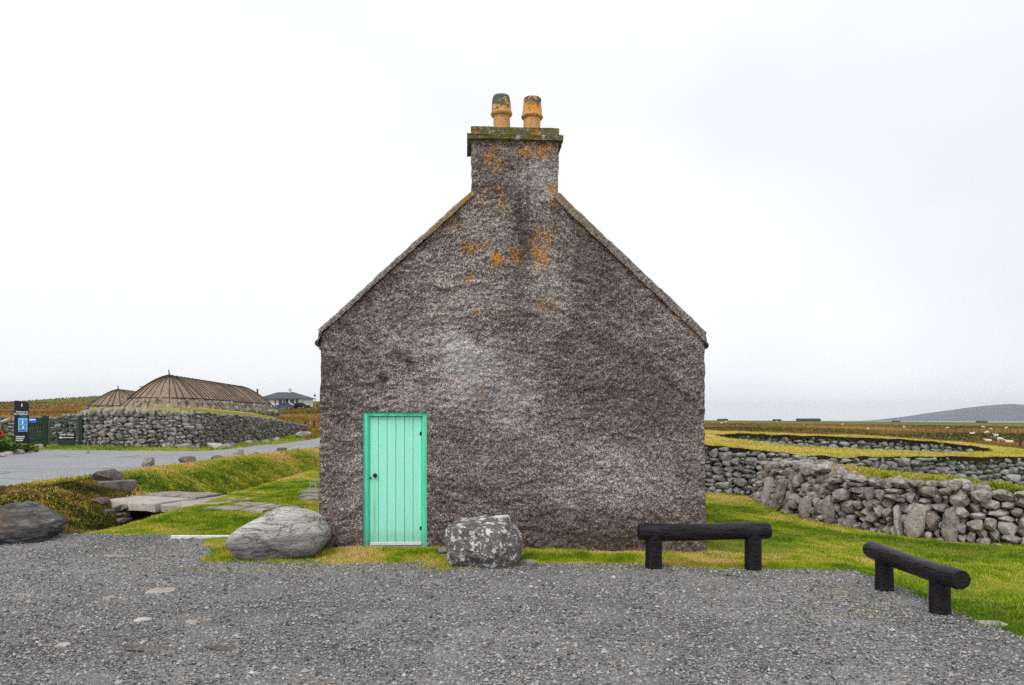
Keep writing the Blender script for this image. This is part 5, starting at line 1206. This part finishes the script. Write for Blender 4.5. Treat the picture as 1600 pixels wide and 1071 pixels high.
for x0, w, z0, z1 in ((-4.55, 0.5, 0.9, 1.9), (-1.35, 0.35, 0.9, 1.8), (-0.3, 0.8, 0.8, 1.9), (0.85, 0.4, 0.8, 1.9), (2.6, 1.0, 0.7, 1.9), (4.05, 0.6, 0.7, 1.9)):
    f = MB().box(x0, x0 + w, -3.27, -3.2, z0, z1).build('window', 'glass', bg); MB().box(x0 - 0.06, x0 + w + 0.06, -3.30, -3.2, z0 - 0.12, z0).build('sill', 'white_wall', f)
MB().box(1.5, 2.05, -3.28, -3.2, -0.2, 1.95).build('front_door', 'wood_post', bg)
def car(loc, rz, mat, label):
    c = empty('parked_car', loc, rz, label, 'car', 'cars parked at the bungalow')
    b = MB().prism([(-2.1, 0.35), (2.1, 0.35), (2.15, 0.75), (1.9, 0.95), (1.0, 1.02), (0.45, 1.45), (-1.2, 1.48), (-1.9, 1.05), (-2.15, 0.9)], -0.85, 0.85)
    b.build('body', mat, c)
    for sy in (-0.86, 0.855): MB().prism([(-1.55, 1.05), (0.75, 1.05), (0.38, 1.38), (-1.12, 1.40)], sy, sy + 0.005).build('side_window', 'glass', c)
    for x in (-1.35, 1.35):
        for sy in (-0.88, 0.66): w = MB().bar((x, sy, 0.33), (x, sy + 0.22, 0.33), 0.33, seg=16).build('wheel', 'rubber', c, True); MB().bar((x, sy - 0.01, 0.33), (x, sy + 0.23, 0.33), 0.19, seg=12).build('rim', 'galv', w)
    for sy in (-0.6, 0.45): MB().box(2.10, 2.16, sy, sy + 0.25, 0.68, 0.82).build('headlight', 'glass', c)
    return c
cy = 168.0
car(((444 - 800) / FPX * cy, cy, CAM_H + (HOR - 640.2) * cy / FPX), R(178), 'car_blue', 'dark blue car parked before the white bungalow')
car(((462 - 800) / FPX * cy, cy + 3, CAM_H + (HOR - 639.6) * (cy + 3) / FPX), R(170), 'car_black', 'black car parked close to the bungalow door')
for (px, y0, y1, Y, rad, lb, mt) in ((404, 608, 650, 78, .11, 'leaning timber pole behind the thatched house', 'wood_post'), (493, 622, 660, 150, .08, 'thin pale pole beside the cottage corner', 'galv')):
    zb = ground_z((px - 800) / FPX * Y, Y); o = empty('utility_pole', ((px - 800) / FPX * Y, Y, zb), 0, lb, 'pole')
    MB().bar((0, 0, -0.2), (-0.12, 0, CAM_H + (HOR - y0) * Y / FPX - zb), rad, rad * 0.8, 8).build('shaft', mt, o)
    if px == 493: MB().box(-0.35, 0.05, -0.1, 0.1, 2.6, 3.0).build('sign_plate', 'sign_blue', o)
    else: MB().box(-0.3, 0.1, -0.12, 0.12, 1.0, 1.2).build('band', 'galv', o)
o = empty('aerial', ((220 - 800) / FPX * 75, 75, ground_z(-36, 75)), 0, 'thin aerial mast rising behind the smaller thatched roof', 'aerial')
MB().bar((0, 0, 0), (0, 0, CAM_H + (HOR - 603.5) * 75 / FPX - o.location.z), 0.035, seg=6).build('mast', 'galv', o)
MB().bar((-0.22, 0, CAM_H + (HOR - 604) * 75 / FPX - o.location.z), (0.22, 0, CAM_H + (HOR - 604) * 75 / FPX - o.location.z), 0.03, seg=6).build('crossbar', 'galv', o)
for px, y0, y1, Y, rad, lb in ((476.5, 659, 683, 60, .09, 'stout fence post at the end of the croft wall'), (490.5, 658, 676, 63, .09, 'stout fence post hard by the cottage corner'), (485, 657, 673, 66, .05, 'pale slim fence post between two stout posts')):
    x = (px - 800) / FPX * Y; zb = ground_z(x, Y); o = MB().bar((0, 0, -0.3), (0.02, 0, CAM_H + (HOR - y0) * Y / FPX - zb), rad, rad * .9, 8).build('fence_post', 'wood_post' if rad > .06 else 'galv', None, False, (x, Y, zb)); tag(o, lb, 'fence post', 'fence posts behind the croft wall')

def sheep_mesh(name, lying=False, graze=False):
    bm = bmesh.new(); k = 0.25 if lying else 0.62
    J = [((-0.45, 0, k), .20), ((-0.2, 0, k + .02), .27), ((0.1, 0, k + .01), .28), ((0.38, 0, k + .02), .22)]
    hd_ = [((0.55, 0, k - .02), .13), ((0.68, 0, k - .25), .10), ((0.76, 0, k - .40), .07)] if graze else [((0.52, 0, k + .2), .13), ((0.66, 0, k + .33), .10), ((0.82, 0, k + .27), .07)]
    pts = J + hd_; vs_ = [bm.verts.new(p) for p, _ in pts]; rad = [r for _, r in pts]
    for a, b in zip(vs_, vs_[1:]): bm.edges.new((a, b))
    for (i, sx) in ((0, -0.40), (3, 0.34)):
        for sy in (-0.13, 0.13):
            if lying: q = [((sx, sy * 1.3, 0.12), .07), ((sx + 0.18, sy * 1.4, 0.06), .045)]
            else: q = [((sx, sy, 0.42), .085), ((sx, sy, 0.2), .04), ((sx + .02, sy, 0.02), .038)]
            pv = vs_[i]
            for p, r in q: v = bm.verts.new(p); bm.edges.new((pv, v)); vs_.append(v); rad.append(r); pv = v
    tl = bm.verts.new((-0.66, 0, k - .02)); bm.edges.new((vs_[0], tl)); rad.append(.05); vs_.append(tl)
    for sy in (-1, 1):
        b = Vector(hd_[1][0]); e = bm.verts.new(b + Vector((-0.04, 0.17 * sy, 0.02))); bm.edges.new((vs_[5], e)); vs_.append(e); rad.append(.03)
    me = bpy.data.meshes.new(name); bm.to_mesh(me); bm.free()
    tmp = bpy.data.objects.new(name, me); COL.objects.link(tmp)
    sm = tmp.modifiers.new('skin', 'SKIN'); sl = me.skin_vertices[0].data
    for i, r in enumerate(rad): sl[i].radius = (r, r)
    sl[1].use_root = True
    tmp.modifiers.new('sub', 'SUBSURF').levels = 1
    out = bpy.data.meshes.new_from_object(tmp.evaluated_get(bpy.context.evaluated_depsgraph_get()))
    bpy.data.objects.remove(tmp)
    for p_ in out.polygons: p_.use_smooth = True
    out.materials.clear(); out.materials.append(MAT['wool']); return out
SHM = [sheep_mesh('sheep', True), sheep_mesh('sheep', False, True), sheep_mesh('sheep')]
SH = [(1519, 679, 0, 105, 'lying sheep, nearest one of the moor flock'), (1544, 691, 0, 98, 'lying sheep with brown bog around it, lowest of the flock'), (1563, 691.5, 1, 98, 'grazing sheep in the lowest row of the flock'), (1577, 693, 0, 96, 'lying sheep at the picture edge end of the lowest row'), (1556, 685, 2, 120, 'standing sheep just above the lowest row'), (1542, 679, 1, 140, 'grazing sheep in the second row of the flock'), (1536, 669.5, 1, 230, 'distant grazing sheep above the flock'), (1548, 671.5, 0, 210, 'distant lying sheep above the flock'), (1572, 671.3, 2, 215, 'distant standing sheep nearest the hill'), (1480, 670, 0, 225, 'lone lying sheep below the foot of the hill'), (1413, 670, 2, 230, 'lone standing sheep on the middle moor'), (1356, 671.5, 0, 215, 'lone lying sheep left of the moor fence'),
      (1128, 663, 1, 260, 'grazing sheep on the moor beside the cottage corner'), (1134, 661.5, 2, 270, 'standing sheep on the moor beside the cottage corner'), (1316, 664, 0, 250, 'lying sheep on green ground beyond the ruin'), (1214, 660, 1, 290, 'grazing sheep on green ground near the horizon')]
random.seed(4)
def ray_ground(px, py, y0=45, y1=560):
    Ys = np.linspace(y0, y1, 1500); X = (px - 800) / FPX * Ys; d = CAM_H - (py - HOR) * Ys / FPX - h(X, Ys); k = np.where(d < 0)[0]
    return float(Ys[k[0]] if len(k) else y1)
for px, py, kind, Y, lb in SH:
    Y = ray_ground(px, py); x = (px - 800) / FPX * Y; sc = 0.82 if kind else 0.8
    tag(add('sheep', SHM[kind], None, None, (x, Y, ground_z(x, Y)), (0, 0, random.choice([0.2, -0.3, 2.9, 3.4, 0.7, 2.4])), (sc, sc, sc)), lb, 'sheep', 'sheep on the moor')
# moor fence
for i in range(16):
    px = 1410 + i * 12; Y = 185.0; x = (px - 800) / FPX * Y; zg = ground_z(x, Y)
    o = MB().bar((0, 0, -0.2), (0.03, 0, 1.1), 0.06, 0.05, 6).build('fence_post', 'wood_post', None, False, (x, Y, zg)); tag(o, 'thin wooden fence post in the line crossing the moor', 'fence post', 'moor fence posts')
x = (1594 - 800) / FPX * 60; o = MB().bar((0, 0, -0.2), (0.02, 0, 1.0), 0.11, 0.10, 8).build('fence_post', 'wood_post', None, False, (x, 60, ground_z(x, 60))); tag(o, 'dark stump of a post where the turf meets the moor', 'fence post')
# things along the horizon
def shed(px0, px1, py0, Y, label, mat='far_dark', seed=0, roof=True):
    rs = random.Random(seed); x0, x1 = (px0 - 800) / FPX * Y, (px1 - 800) / FPX * Y; xm = (x0 + x1) / 2; zg = ground_z(xm, Y) - 0.5; zt = CAM_H + (HOR - py0) * Y / FPX
    o = empty('far_building', (xm, Y, zg), 0, label, 'building', 'low buildings on the horizon'); w = (x1 - x0) / 2; hh = max(1.2, zt - zg)
    MB().box(-w, w, -2.5, 2.5, 0, hh * 0.72).build('wall', mat, o)
    mb = MB(); mb.prism([(-2.9, hh * 0.70), (2.9, hh * 0.70), (0.0, hh)], -w - 0.3, w + 0.3); mb.build('roof', 'slate', o, False, None, (0, 0, R(90)))
    n = max(1, int(w * 2 / 5))
    for i in range(n): MB().box(-w + (i + .3) * 2 * w / n, -w + (i + .7) * 2 * w / n, -2.56, -2.5, hh * .15, hh * .55).build('window', 'glass', o)
    return o
shed(1246, 1280, 654.0, 480, 'long low dark farm shed on the horizon right of the cottage')
shed(1209, 1219, 655.2, 500, 'short dark shed on the horizon beside the long one')
shed(1122, 1136, 654.6, 520, 'low dark shed on the horizon close to the cottage edge')
shed(1396, 1404, 657.5, 520, 'tiny dark hut on the horizon before the sea')
shed(1528, 1540, 657.5, 540, 'small far croft below the hill')
shed(53, 66, 628.0, 430, 'small dark croft on the ridge above the fence panel')
shed(79, 92, 629.0, 430, 'dark croft on the ridge above the gate')

# ------------------------------------------------------------------ flower bed plants
def leafy(x, y, z, n, rad, hh, label, red=False, seed=0):
    rs = np.random.default_rng(seed); root = empty('flower_plant', (x, y, z), 0, label, 'plant', 'plants in the flower bed')
    V = []; F = []; T = []
    for i in range(n):
        a = rs.uniform(0, 6.28); q = rad * math.sqrt(rs.uniform(0, 1)); c = np.array([q * math.cos(a), q * math.sin(a), rs.uniform(0.05, hh) * (1 - 0.4 * q / rad)])
        s_ = rs.uniform(0.06, 0.13); d = rs.normal(size=3); d[2] = abs(d[2]) * 0.6; d /= np.linalg.norm(d); e = np.cross(d, rs.normal(size=3)); e /= np.linalg.norm(e) + 1e-6
        b = len(V); V += [c, c + d * s_ + e * s_ * 0.45, c + d * s_ * 2, c + d * s_ - e * s_ * 0.45]; F.append((b, b + 1, b + 2, b + 3)); t_ = rs.uniform(0, 1); T += [t_] * 4
    me = bpy.data.meshes.new('foliage'); me.from_pydata([tuple(v) for v in V], [], F); fattr(me, 'tone', T); add('foliage', me, 'leaf', root)
    for k in range(5):
        a = k * 1.3 + seed; MB().bar((0, 0, -0.05), (rad * .5 * math.cos(a), rad * .5 * math.sin(a), hh * 0.8), 0.012, 0.006, 5).build('stem', 'leaf', root)
    if red:
        f = MB()
        for k in range(6): a = k * 1.047; f.box(-0.03, 0.03, -0.01, 0.01, 0, 0.11, Matrix.Translation((0.05, -0.2, hh + 0.05)) @ Matrix.Rotation(a, 4, 'Y'))
        f.build('flower', 'petal', root)
for i, (px, Y, n, rad, hh, lb, red) in enumerate(((4, 29.2, 260, .5, .75, 'tall dark leafy plant with a red flower at the picture edge', True), (14, 29.8, 260, .45, .5, 'bushy green plant left of the visitor sign', False), (26, 30.3, 200, .38, .34, 'low plant at the foot of the visitor sign', False), (40, 30.8, 200, .32, .36, 'yellowing plant between the visitor sign and fence panel', False), (2, 31.5, 300, .6, 1.0, 'tall shrub behind the red flower', False))):
    x = (px - 800) / FPX * Y; leafy(x, Y, ground_z(x, Y), n, rad, hh, lb, red, i + 1)

# ------------------------------------------------------------------ gravel pebbles, grass
def blades(name, mat, X, Y, Z, hgt, wid, lean, ldir, tone, label, segs=1):
    n = len(X); a = rng.uniform(0, 2 * np.pi, n); wx, wy = np.cos(a) * wid / 2, np.sin(a) * wid / 2
    lx, ly = np.cos(ldir) * lean * hgt, np.sin(ldir) * lean * hgt
    zt = hgt * np.sqrt(np.clip(1 - np.minimum(lean, 0.97) ** 2, 0.05, 1))
    if segs == 1:
        V = np.stack([np.stack([X - wx, Y - wy, Z - 0.005], -1), np.stack([X + wx, Y + wy, Z - 0.005], -1), np.stack([X + lx, Y + ly, Z + zt], -1)], 1).reshape(-1, 3)
        F = np.arange(3 * n).reshape(n, 3); k = 3
    else:
        mx, my, mz = X + lx * 0.35, Y + ly * 0.35, Z + zt * 0.9
        tz = Z + zt * 0.55
        V = np.stack([np.stack([X - wx, Y - wy, Z - 0.01], -1), np.stack([X + wx, Y + wy, Z - 0.01], -1), np.stack([mx + wx * .8, my + wy * .8, mz], -1), np.stack([mx - wx * .8, my - wy * .8, mz], -1), np.stack([X + lx * 1.1, Y + ly * 1.1, tz], -1)], 1).reshape(-1, 3)
        b = (np.arange(n) * 5)[:, None]; F = np.concatenate([b + np.array([[0, 1, 2]]), b + np.array([[0, 2, 3]]), b + np.array([[3, 2, 4]])]); k = 5
    me = mesh_np(name, V, F, False); fattr(me, 'tone', np.repeat(np.clip(tone, 0, 1), k))
    o = add(name, me, mat); tag(o, label, None, None, 'stuff'); return o
def in_house(x, y):
    dx, dy = x - HX, y - HY; u = dx * math.cos(HYAW) + dy * math.sin(HYAW); v = -dx * math.sin(HYAW) + dy * math.cos(HYAW)
    return (np.abs(u) < EW + 0.06) & (v > -0.05) & (v < 9.4)
SLABS = FL + [[(-9.1, 17.2), (-8.35, 16.62), (-7.0, 16.1), (-6.35, 16.2), (-5.75, 17.6), (-6.85, 18.28), (-8.6, 18.95)]]
def clear(x, y):
    k = ~in_house(x, y) & ~in_poly(x, y, ROAD)
    for P in SLABS: k &= ~in_poly(x, y, P)
    return k
def sample(n, x0, x1, y0, y1, pw=0.0):
    x = rng.uniform(x0, x1, n); y = y0 + (y1 - y0) * rng.uniform(0, 1, n) ** (1 + pw); return x, y
def clump(x, y, sc=2.2): return np.clip(0.75 + 1.1 * fbm(x * sc, y * sc, 301, 3), 0.35, 2.0)
def spill(x, y): return gravel_sd(x, y) > -np.abs(rng.normal(0, .09, len(x)))
def tone_of(x, y, bias, amp=0.5, sc=0.8, seed=7): return bias + amp * fbm(x * sc, y * sc * 1.0, seed, 4) + 0.35 * fbm(x * 5, y * 5, seed + 3, 2) + rng.normal(0, 0.13, len(x))
# strip before the gable and round the boulders
x, y = sample(130000, -5.2, 4.7, 9.7, 11.5); k = spill(x, y) & clear(x, y); x, y = x[k], y[k]
blades('verge_grass', 'lawn', x, y, h(x, y), rng.uniform(.02, .07, len(x)) * clump(x, y), .009, rng.uniform(.2, .9, len(x)), rng.uniform(0, 6.28, len(x)), tone_of(x, y, .60, .9, 1.4), 'yellowish grass verge between the gable and the gravel')
x, y = sample(330000, 2.8, 10.5, 6.4, 21.5); k = spill(x, y) & clear(x, y) & ((x > 4.3) | (y > 10.9)); x, y = x[k], y[k]
dry = 0.45 * ss(1.7, 0.3, np.abs(x - np.interp(y, [12, 13.3, 14.5, 15.7, 20], [11, 8.9, 7.3, 6.4, 6.1]))) 
wd = np.where(rng.uniform(size=len(x)) < .5, .010, .014)
blades('lawn_grass', 'lawn', x, y, h(x, y), rng.uniform(.02, .065, len(x)) * clump(x, y), wd, rng.uniform(.3, .95, len(x)), rng.uniform(0, 6.28, len(x)), tone_of(x, y, .17, .9) + dry, 'bright green lawn between the cottage and the rubble wall')
x, y = sample(330000, -7.5, -2.7, 12.2, 30); k = (gravel_sd(x, y) > 0.0) & clear(x, y) & (x > -7.35); x, y = x[k], y[k]
rim = 0.30 * ss(-6.3, -6.9, x)
blades('side_lawn_grass', 'lawn', x, y, h(x, y), rng.uniform(.02, .065, len(x)) * clump(x, y), rng.uniform(.010, .016, len(x)), rng.uniform(.3, .95, len(x)), rng.uniform(0, 6.28, len(x)), tone_of(x, y, .40, .65) + rim, 'mown lawn between the ditch and the cottage')
# long grass on the bank
x, y = sample(230000, -13, -7.1, 12.4, 42, .35); k = clear(x, y) & (x > Xr(y) - .22) & (gravel_sd(x, y) > 0.02) & ~((x > -8.6) & (y > 15.4) & (y < 17.2)); x, y = x[k], y[k]
k = (y > 17.3 + 0.8 * fbm(x, y, 15, 2)) | (rng.uniform(size=len(x)) < .16) | (x < Xr(y) + .35); k &= ~((x > -10.35) & (x < -8.95) & (y > 16.9) & (y < 18.55)); x, y = x[k], y[k]
t_ = np.clip((x - Xr(y)) / 3.0, 0, 1)
tn = tone_of(x, y, .50, .6, .9) - 0.55 * ss(0.55, 1.0, t_) + 0.18 * np.exp(-((t_ - .15) / .15) ** 2)
tn = tn + 0.22 * ss(17, 13.5, y) * (0.5 + fbm(x * 1.2, y * 1.2, 77, 3))
blades('bank_grass', 'bankgrass', x, y, h(x, y), rng.uniform(.08, .26, len(x)) * np.where(t_ < .12, .5, 1) * np.where(y < 17, .55, 1), rng.uniform(.010, .020, len(x)), rng.uniform(.55, .98, len(x)), rng.normal(-0.3, .55, len(x)), tn, 'long tawny grass drooping down the road bank into the ditch', 2)
x, y = sample(85000, -13, -7.1, 12.4, 18.8); k = clear(x, y) & (x > Xr(y) + .1) & (gravel_sd(x, y) > 0.02) & ~((x > -8.4) & (y > 15.7) & (y < 17.2)); x, y = x[k], y[k]
blades('bank_heath', 'heath', x, y, h(x, y), rng.uniform(.03, .11, len(x)), rng.uniform(.012, .024, len(x)), rng.uniform(.5, .95, len(x)), rng.uniform(0, 6.28, len(x)), tone_of(x, y, .45, .9, 1.3, 19), 'brown mossy heath on the bank behind the dark boulder', 2)
# turf on the ruin
TAX, TAY, TAZ, TK = TURF
ci = np.where(TK)[0]; pick = rng.choice(ci, 150000); nyy, nxx = TAX.shape; iy, ix = pick // (nxx - 1), pick % (nxx - 1)
fx, fy = rng.uniform(0, 1, len(pick)), rng.uniform(0, 1, len(pick))
x = TAX[iy, ix] + fx * .12; y = TAY[iy, ix] + fy * .12; z = TAZ[iy, ix] * (1 - fx) * (1 - fy) + TAZ[iy, ix + 1] * fx * (1 - fy) + TAZ[iy + 1, ix] * (1 - fx) * fy + TAZ[iy + 1, ix + 1] * fx * fy
blades('mound_grass', 'turfgrass', x, y, z, rng.uniform(.03, .09, len(x)), rng.uniform(.012, .026, len(x)), rng.uniform(.3, .95, len(x)), rng.uniform(0, 6.28, len(x)), tone_of(x, y, .66, .5, .5), 'straw-coloured grass on top of the ruin walls')
# sods on the rubble wall
n = 9000; d_ = rng.uniform(3.6, 7.8, n); P = np.array([rpa.at(v) for v in d_]); off = rng.uniform(.35, 1.3, n); ya = np.array([rpa.yaw(v) for v in d_])
x = P[:, 0] - np.sin(ya) * off; y = P[:, 1] + np.cos(ya) * off; z = P[:, 2] - 0.03 + 0.10 * np.sin(np.pi * (off - .3)) + .06 * fbm(x * 2, y * 2, 9, 2)
blades('wall_sod', 'bankgrass', x, y, z - .03, rng.uniform(.06, .18, n), rng.uniform(.012, .02, n), rng.uniform(.5, .95, n), rng.uniform(0, 6.28, n), tone_of(x, y, .5, .5, 1), 'tufts of grass growing on the back of the rubble wall', 2)
# verge by the croft wall and beyond
x, y = sample(60000, -22, -9, 32.3, 62); k = ~in_poly(x, y, ROAD) & ~((x < -15.9) & (y > 37)) & (x < -12.5); x, y = x[k], y[k]
blades('far_verge_grass', 'lawn', x, y, h(x, y), rng.uniform(.04, .12, len(x)), rng.uniform(.02, .04, len(x)), rng.uniform(.3, .9, len(x)), rng.uniform(0, 6.28, len(x)), tone_of(x, y, .33, .5, .4), 'green verge at the foot of the croft wall')
# moor tussocks
n = 90000; y = 44 * (330 / 44) ** rng.uniform(0, 1, n); r0 = np.where(rng.uniform(size=n) < .55, rng.uniform(.24, .72, n), rng.uniform(-.72, -.24, n)); x = r0 * y
k = ~((r0 < 0) & (y < 62) & (r0 < -.27)) & ~((r0 > 0) & (np.sqrt(((x - 12.5) / 12.0) ** 2 + ((y - 31.5) / 10.8) ** 2) < 1)) & ~in_poly(x, y, ROAD); x, y = x[k], y[k]
sz = np.clip(y / 300, .15, 1)
blades('moor_tussocks', 'moorgrass', x, y, h(x, y), rng.uniform(.12, .38, len(x)) * (0.5 + sz), rng.uniform(.06, .26, len(x)) * (0.4 + sz), rng.uniform(.4, .95, len(x)), rng.uniform(0, 6.28, len(x)), tone_of(x, y, .46, 1.2, .04), 'brown tussocky moor grass', 2)
# pebbles: deformed octahedra
n = 150000; x = rng.uniform(-9, 4.6, n); y = 4.6 + 8.0 * rng.uniform(0, 1, n) ** 1.3
k = (gravel_sd(x, y) < 0.06) & (np.abs(x) < y * .72) & ~in_house(x, y); x, y = x[k], y[k]; n = len(x)
s_ = rng.gamma(2.6, .0020, n) + .0035; s_ = np.where(rng.uniform(size=n) < .012, s_ * 2.2, s_); s_ = np.minimum(s_, .03)
base = np.array([[1, 0, 0], [0, 1, 0], [-1, 0, 0], [0, -1, 0], [0, 0, .8], [0, 0, -.5]], float)
V = base[None] * (1 + rng.uniform(-.35, .35, (n, 6, 3))) * s_[:, None, None] + rng.normal(0, .1, (n, 6, 3)) * s_[:, None, None]
a = rng.uniform(0, 6.28, n); ca, sa = np.cos(a)[:, None], np.sin(a)[:, None]; V = np.stack([V[..., 0] * ca - V[..., 1] * sa, V[..., 0] * sa + V[..., 1] * ca, V[..., 2]], -1)
V = V + np.stack([x, y, h(x, y) + .014 + s_ * .2], -1)[:, None]
T = np.array([[0, 1, 4], [1, 2, 4], [2, 3, 4], [3, 0, 4], [1, 0, 5], [2, 1, 5], [3, 2, 5], [0, 3, 5]])
F = (np.arange(n) * 6)[:, None, None] + T[None]
me = mesh_np('gravel_pebbles', V.reshape(-1, 3), F.reshape(-1, 3), False); fattr(me, 'tone', np.repeat(rng.uniform(0, 1, n), 6))
tag(add('gravel_pebbles', me, 'pebble'), 'loose grey chippings strewn over the gravel lot', None, None, 'stuff')

# weeds in the gravel
x = np.concatenate([rng.normal(cx_, sx_, m_) for cx_, cy_, sx_, sy_, m_ in ((-4.3, 9.6, .45, .12, 260), (-3.2, 9.75, .5, .08, 300), (-2.2, 9.8, .5, .1, 260), (-5.3, 10.8, .5, .12, 300), (3.2, 7.6, .3, .15, 160), (2.0, 9.6, .7, .1, 260), (-0.9, 9.75, .25, .07, 500), (3.7, 8.6, .2, .5, 200))])
y = np.concatenate([rng.normal(cy_, sy_, m_) for cx_, cy_, sx_, sy_, m_ in ((-4.3, 9.6, .45, .12, 260), (-3.2, 9.75, .5, .08, 300), (-2.2, 9.8, .5, .1, 260), (-5.3, 10.8, .5, .12, 300), (3.2, 7.6, .3, .15, 160), (2.0, 9.6, .7, .1, 260), (-0.9, 9.75, .25, .07, 500), (3.7, 8.6, .2, .5, 200))])
blades('gravel_weeds', 'bankgrass', x, y, h(x, y) + .01, rng.uniform(.015, .05, len(x)), .010, rng.uniform(.4, .95, len(x)), rng.uniform(0, 6.28, len(x)), rng.uniform(.15, .75, len(x)), 'sparse weeds and moss creeping into the gravel')

# ------------------------------------------------------------------ air
t = NT('sea_haze'); t.t.nodes.remove(t.out); t.out = t.n('ShaderNodeOutputMaterial')
pv = t.n('ShaderNodeVolumePrincipled'); pv.inputs['Color'].default_value = (0.78, 0.87, 1.0, 1); pv.inputs['Density'].default_value = 8.0e-5; pv.inputs['Anisotropy'].default_value = 0.0
t.t.links.new(pv.outputs[0], t.out.inputs['Volume']); MAT['haze'] = t.m
hz_ = MB().box(-8600, 8600, -400, 8800, -30, 190).build('haze', 'haze'); tag(hz_, 'thin sea haze over the whole view', None, None, 'stuff')
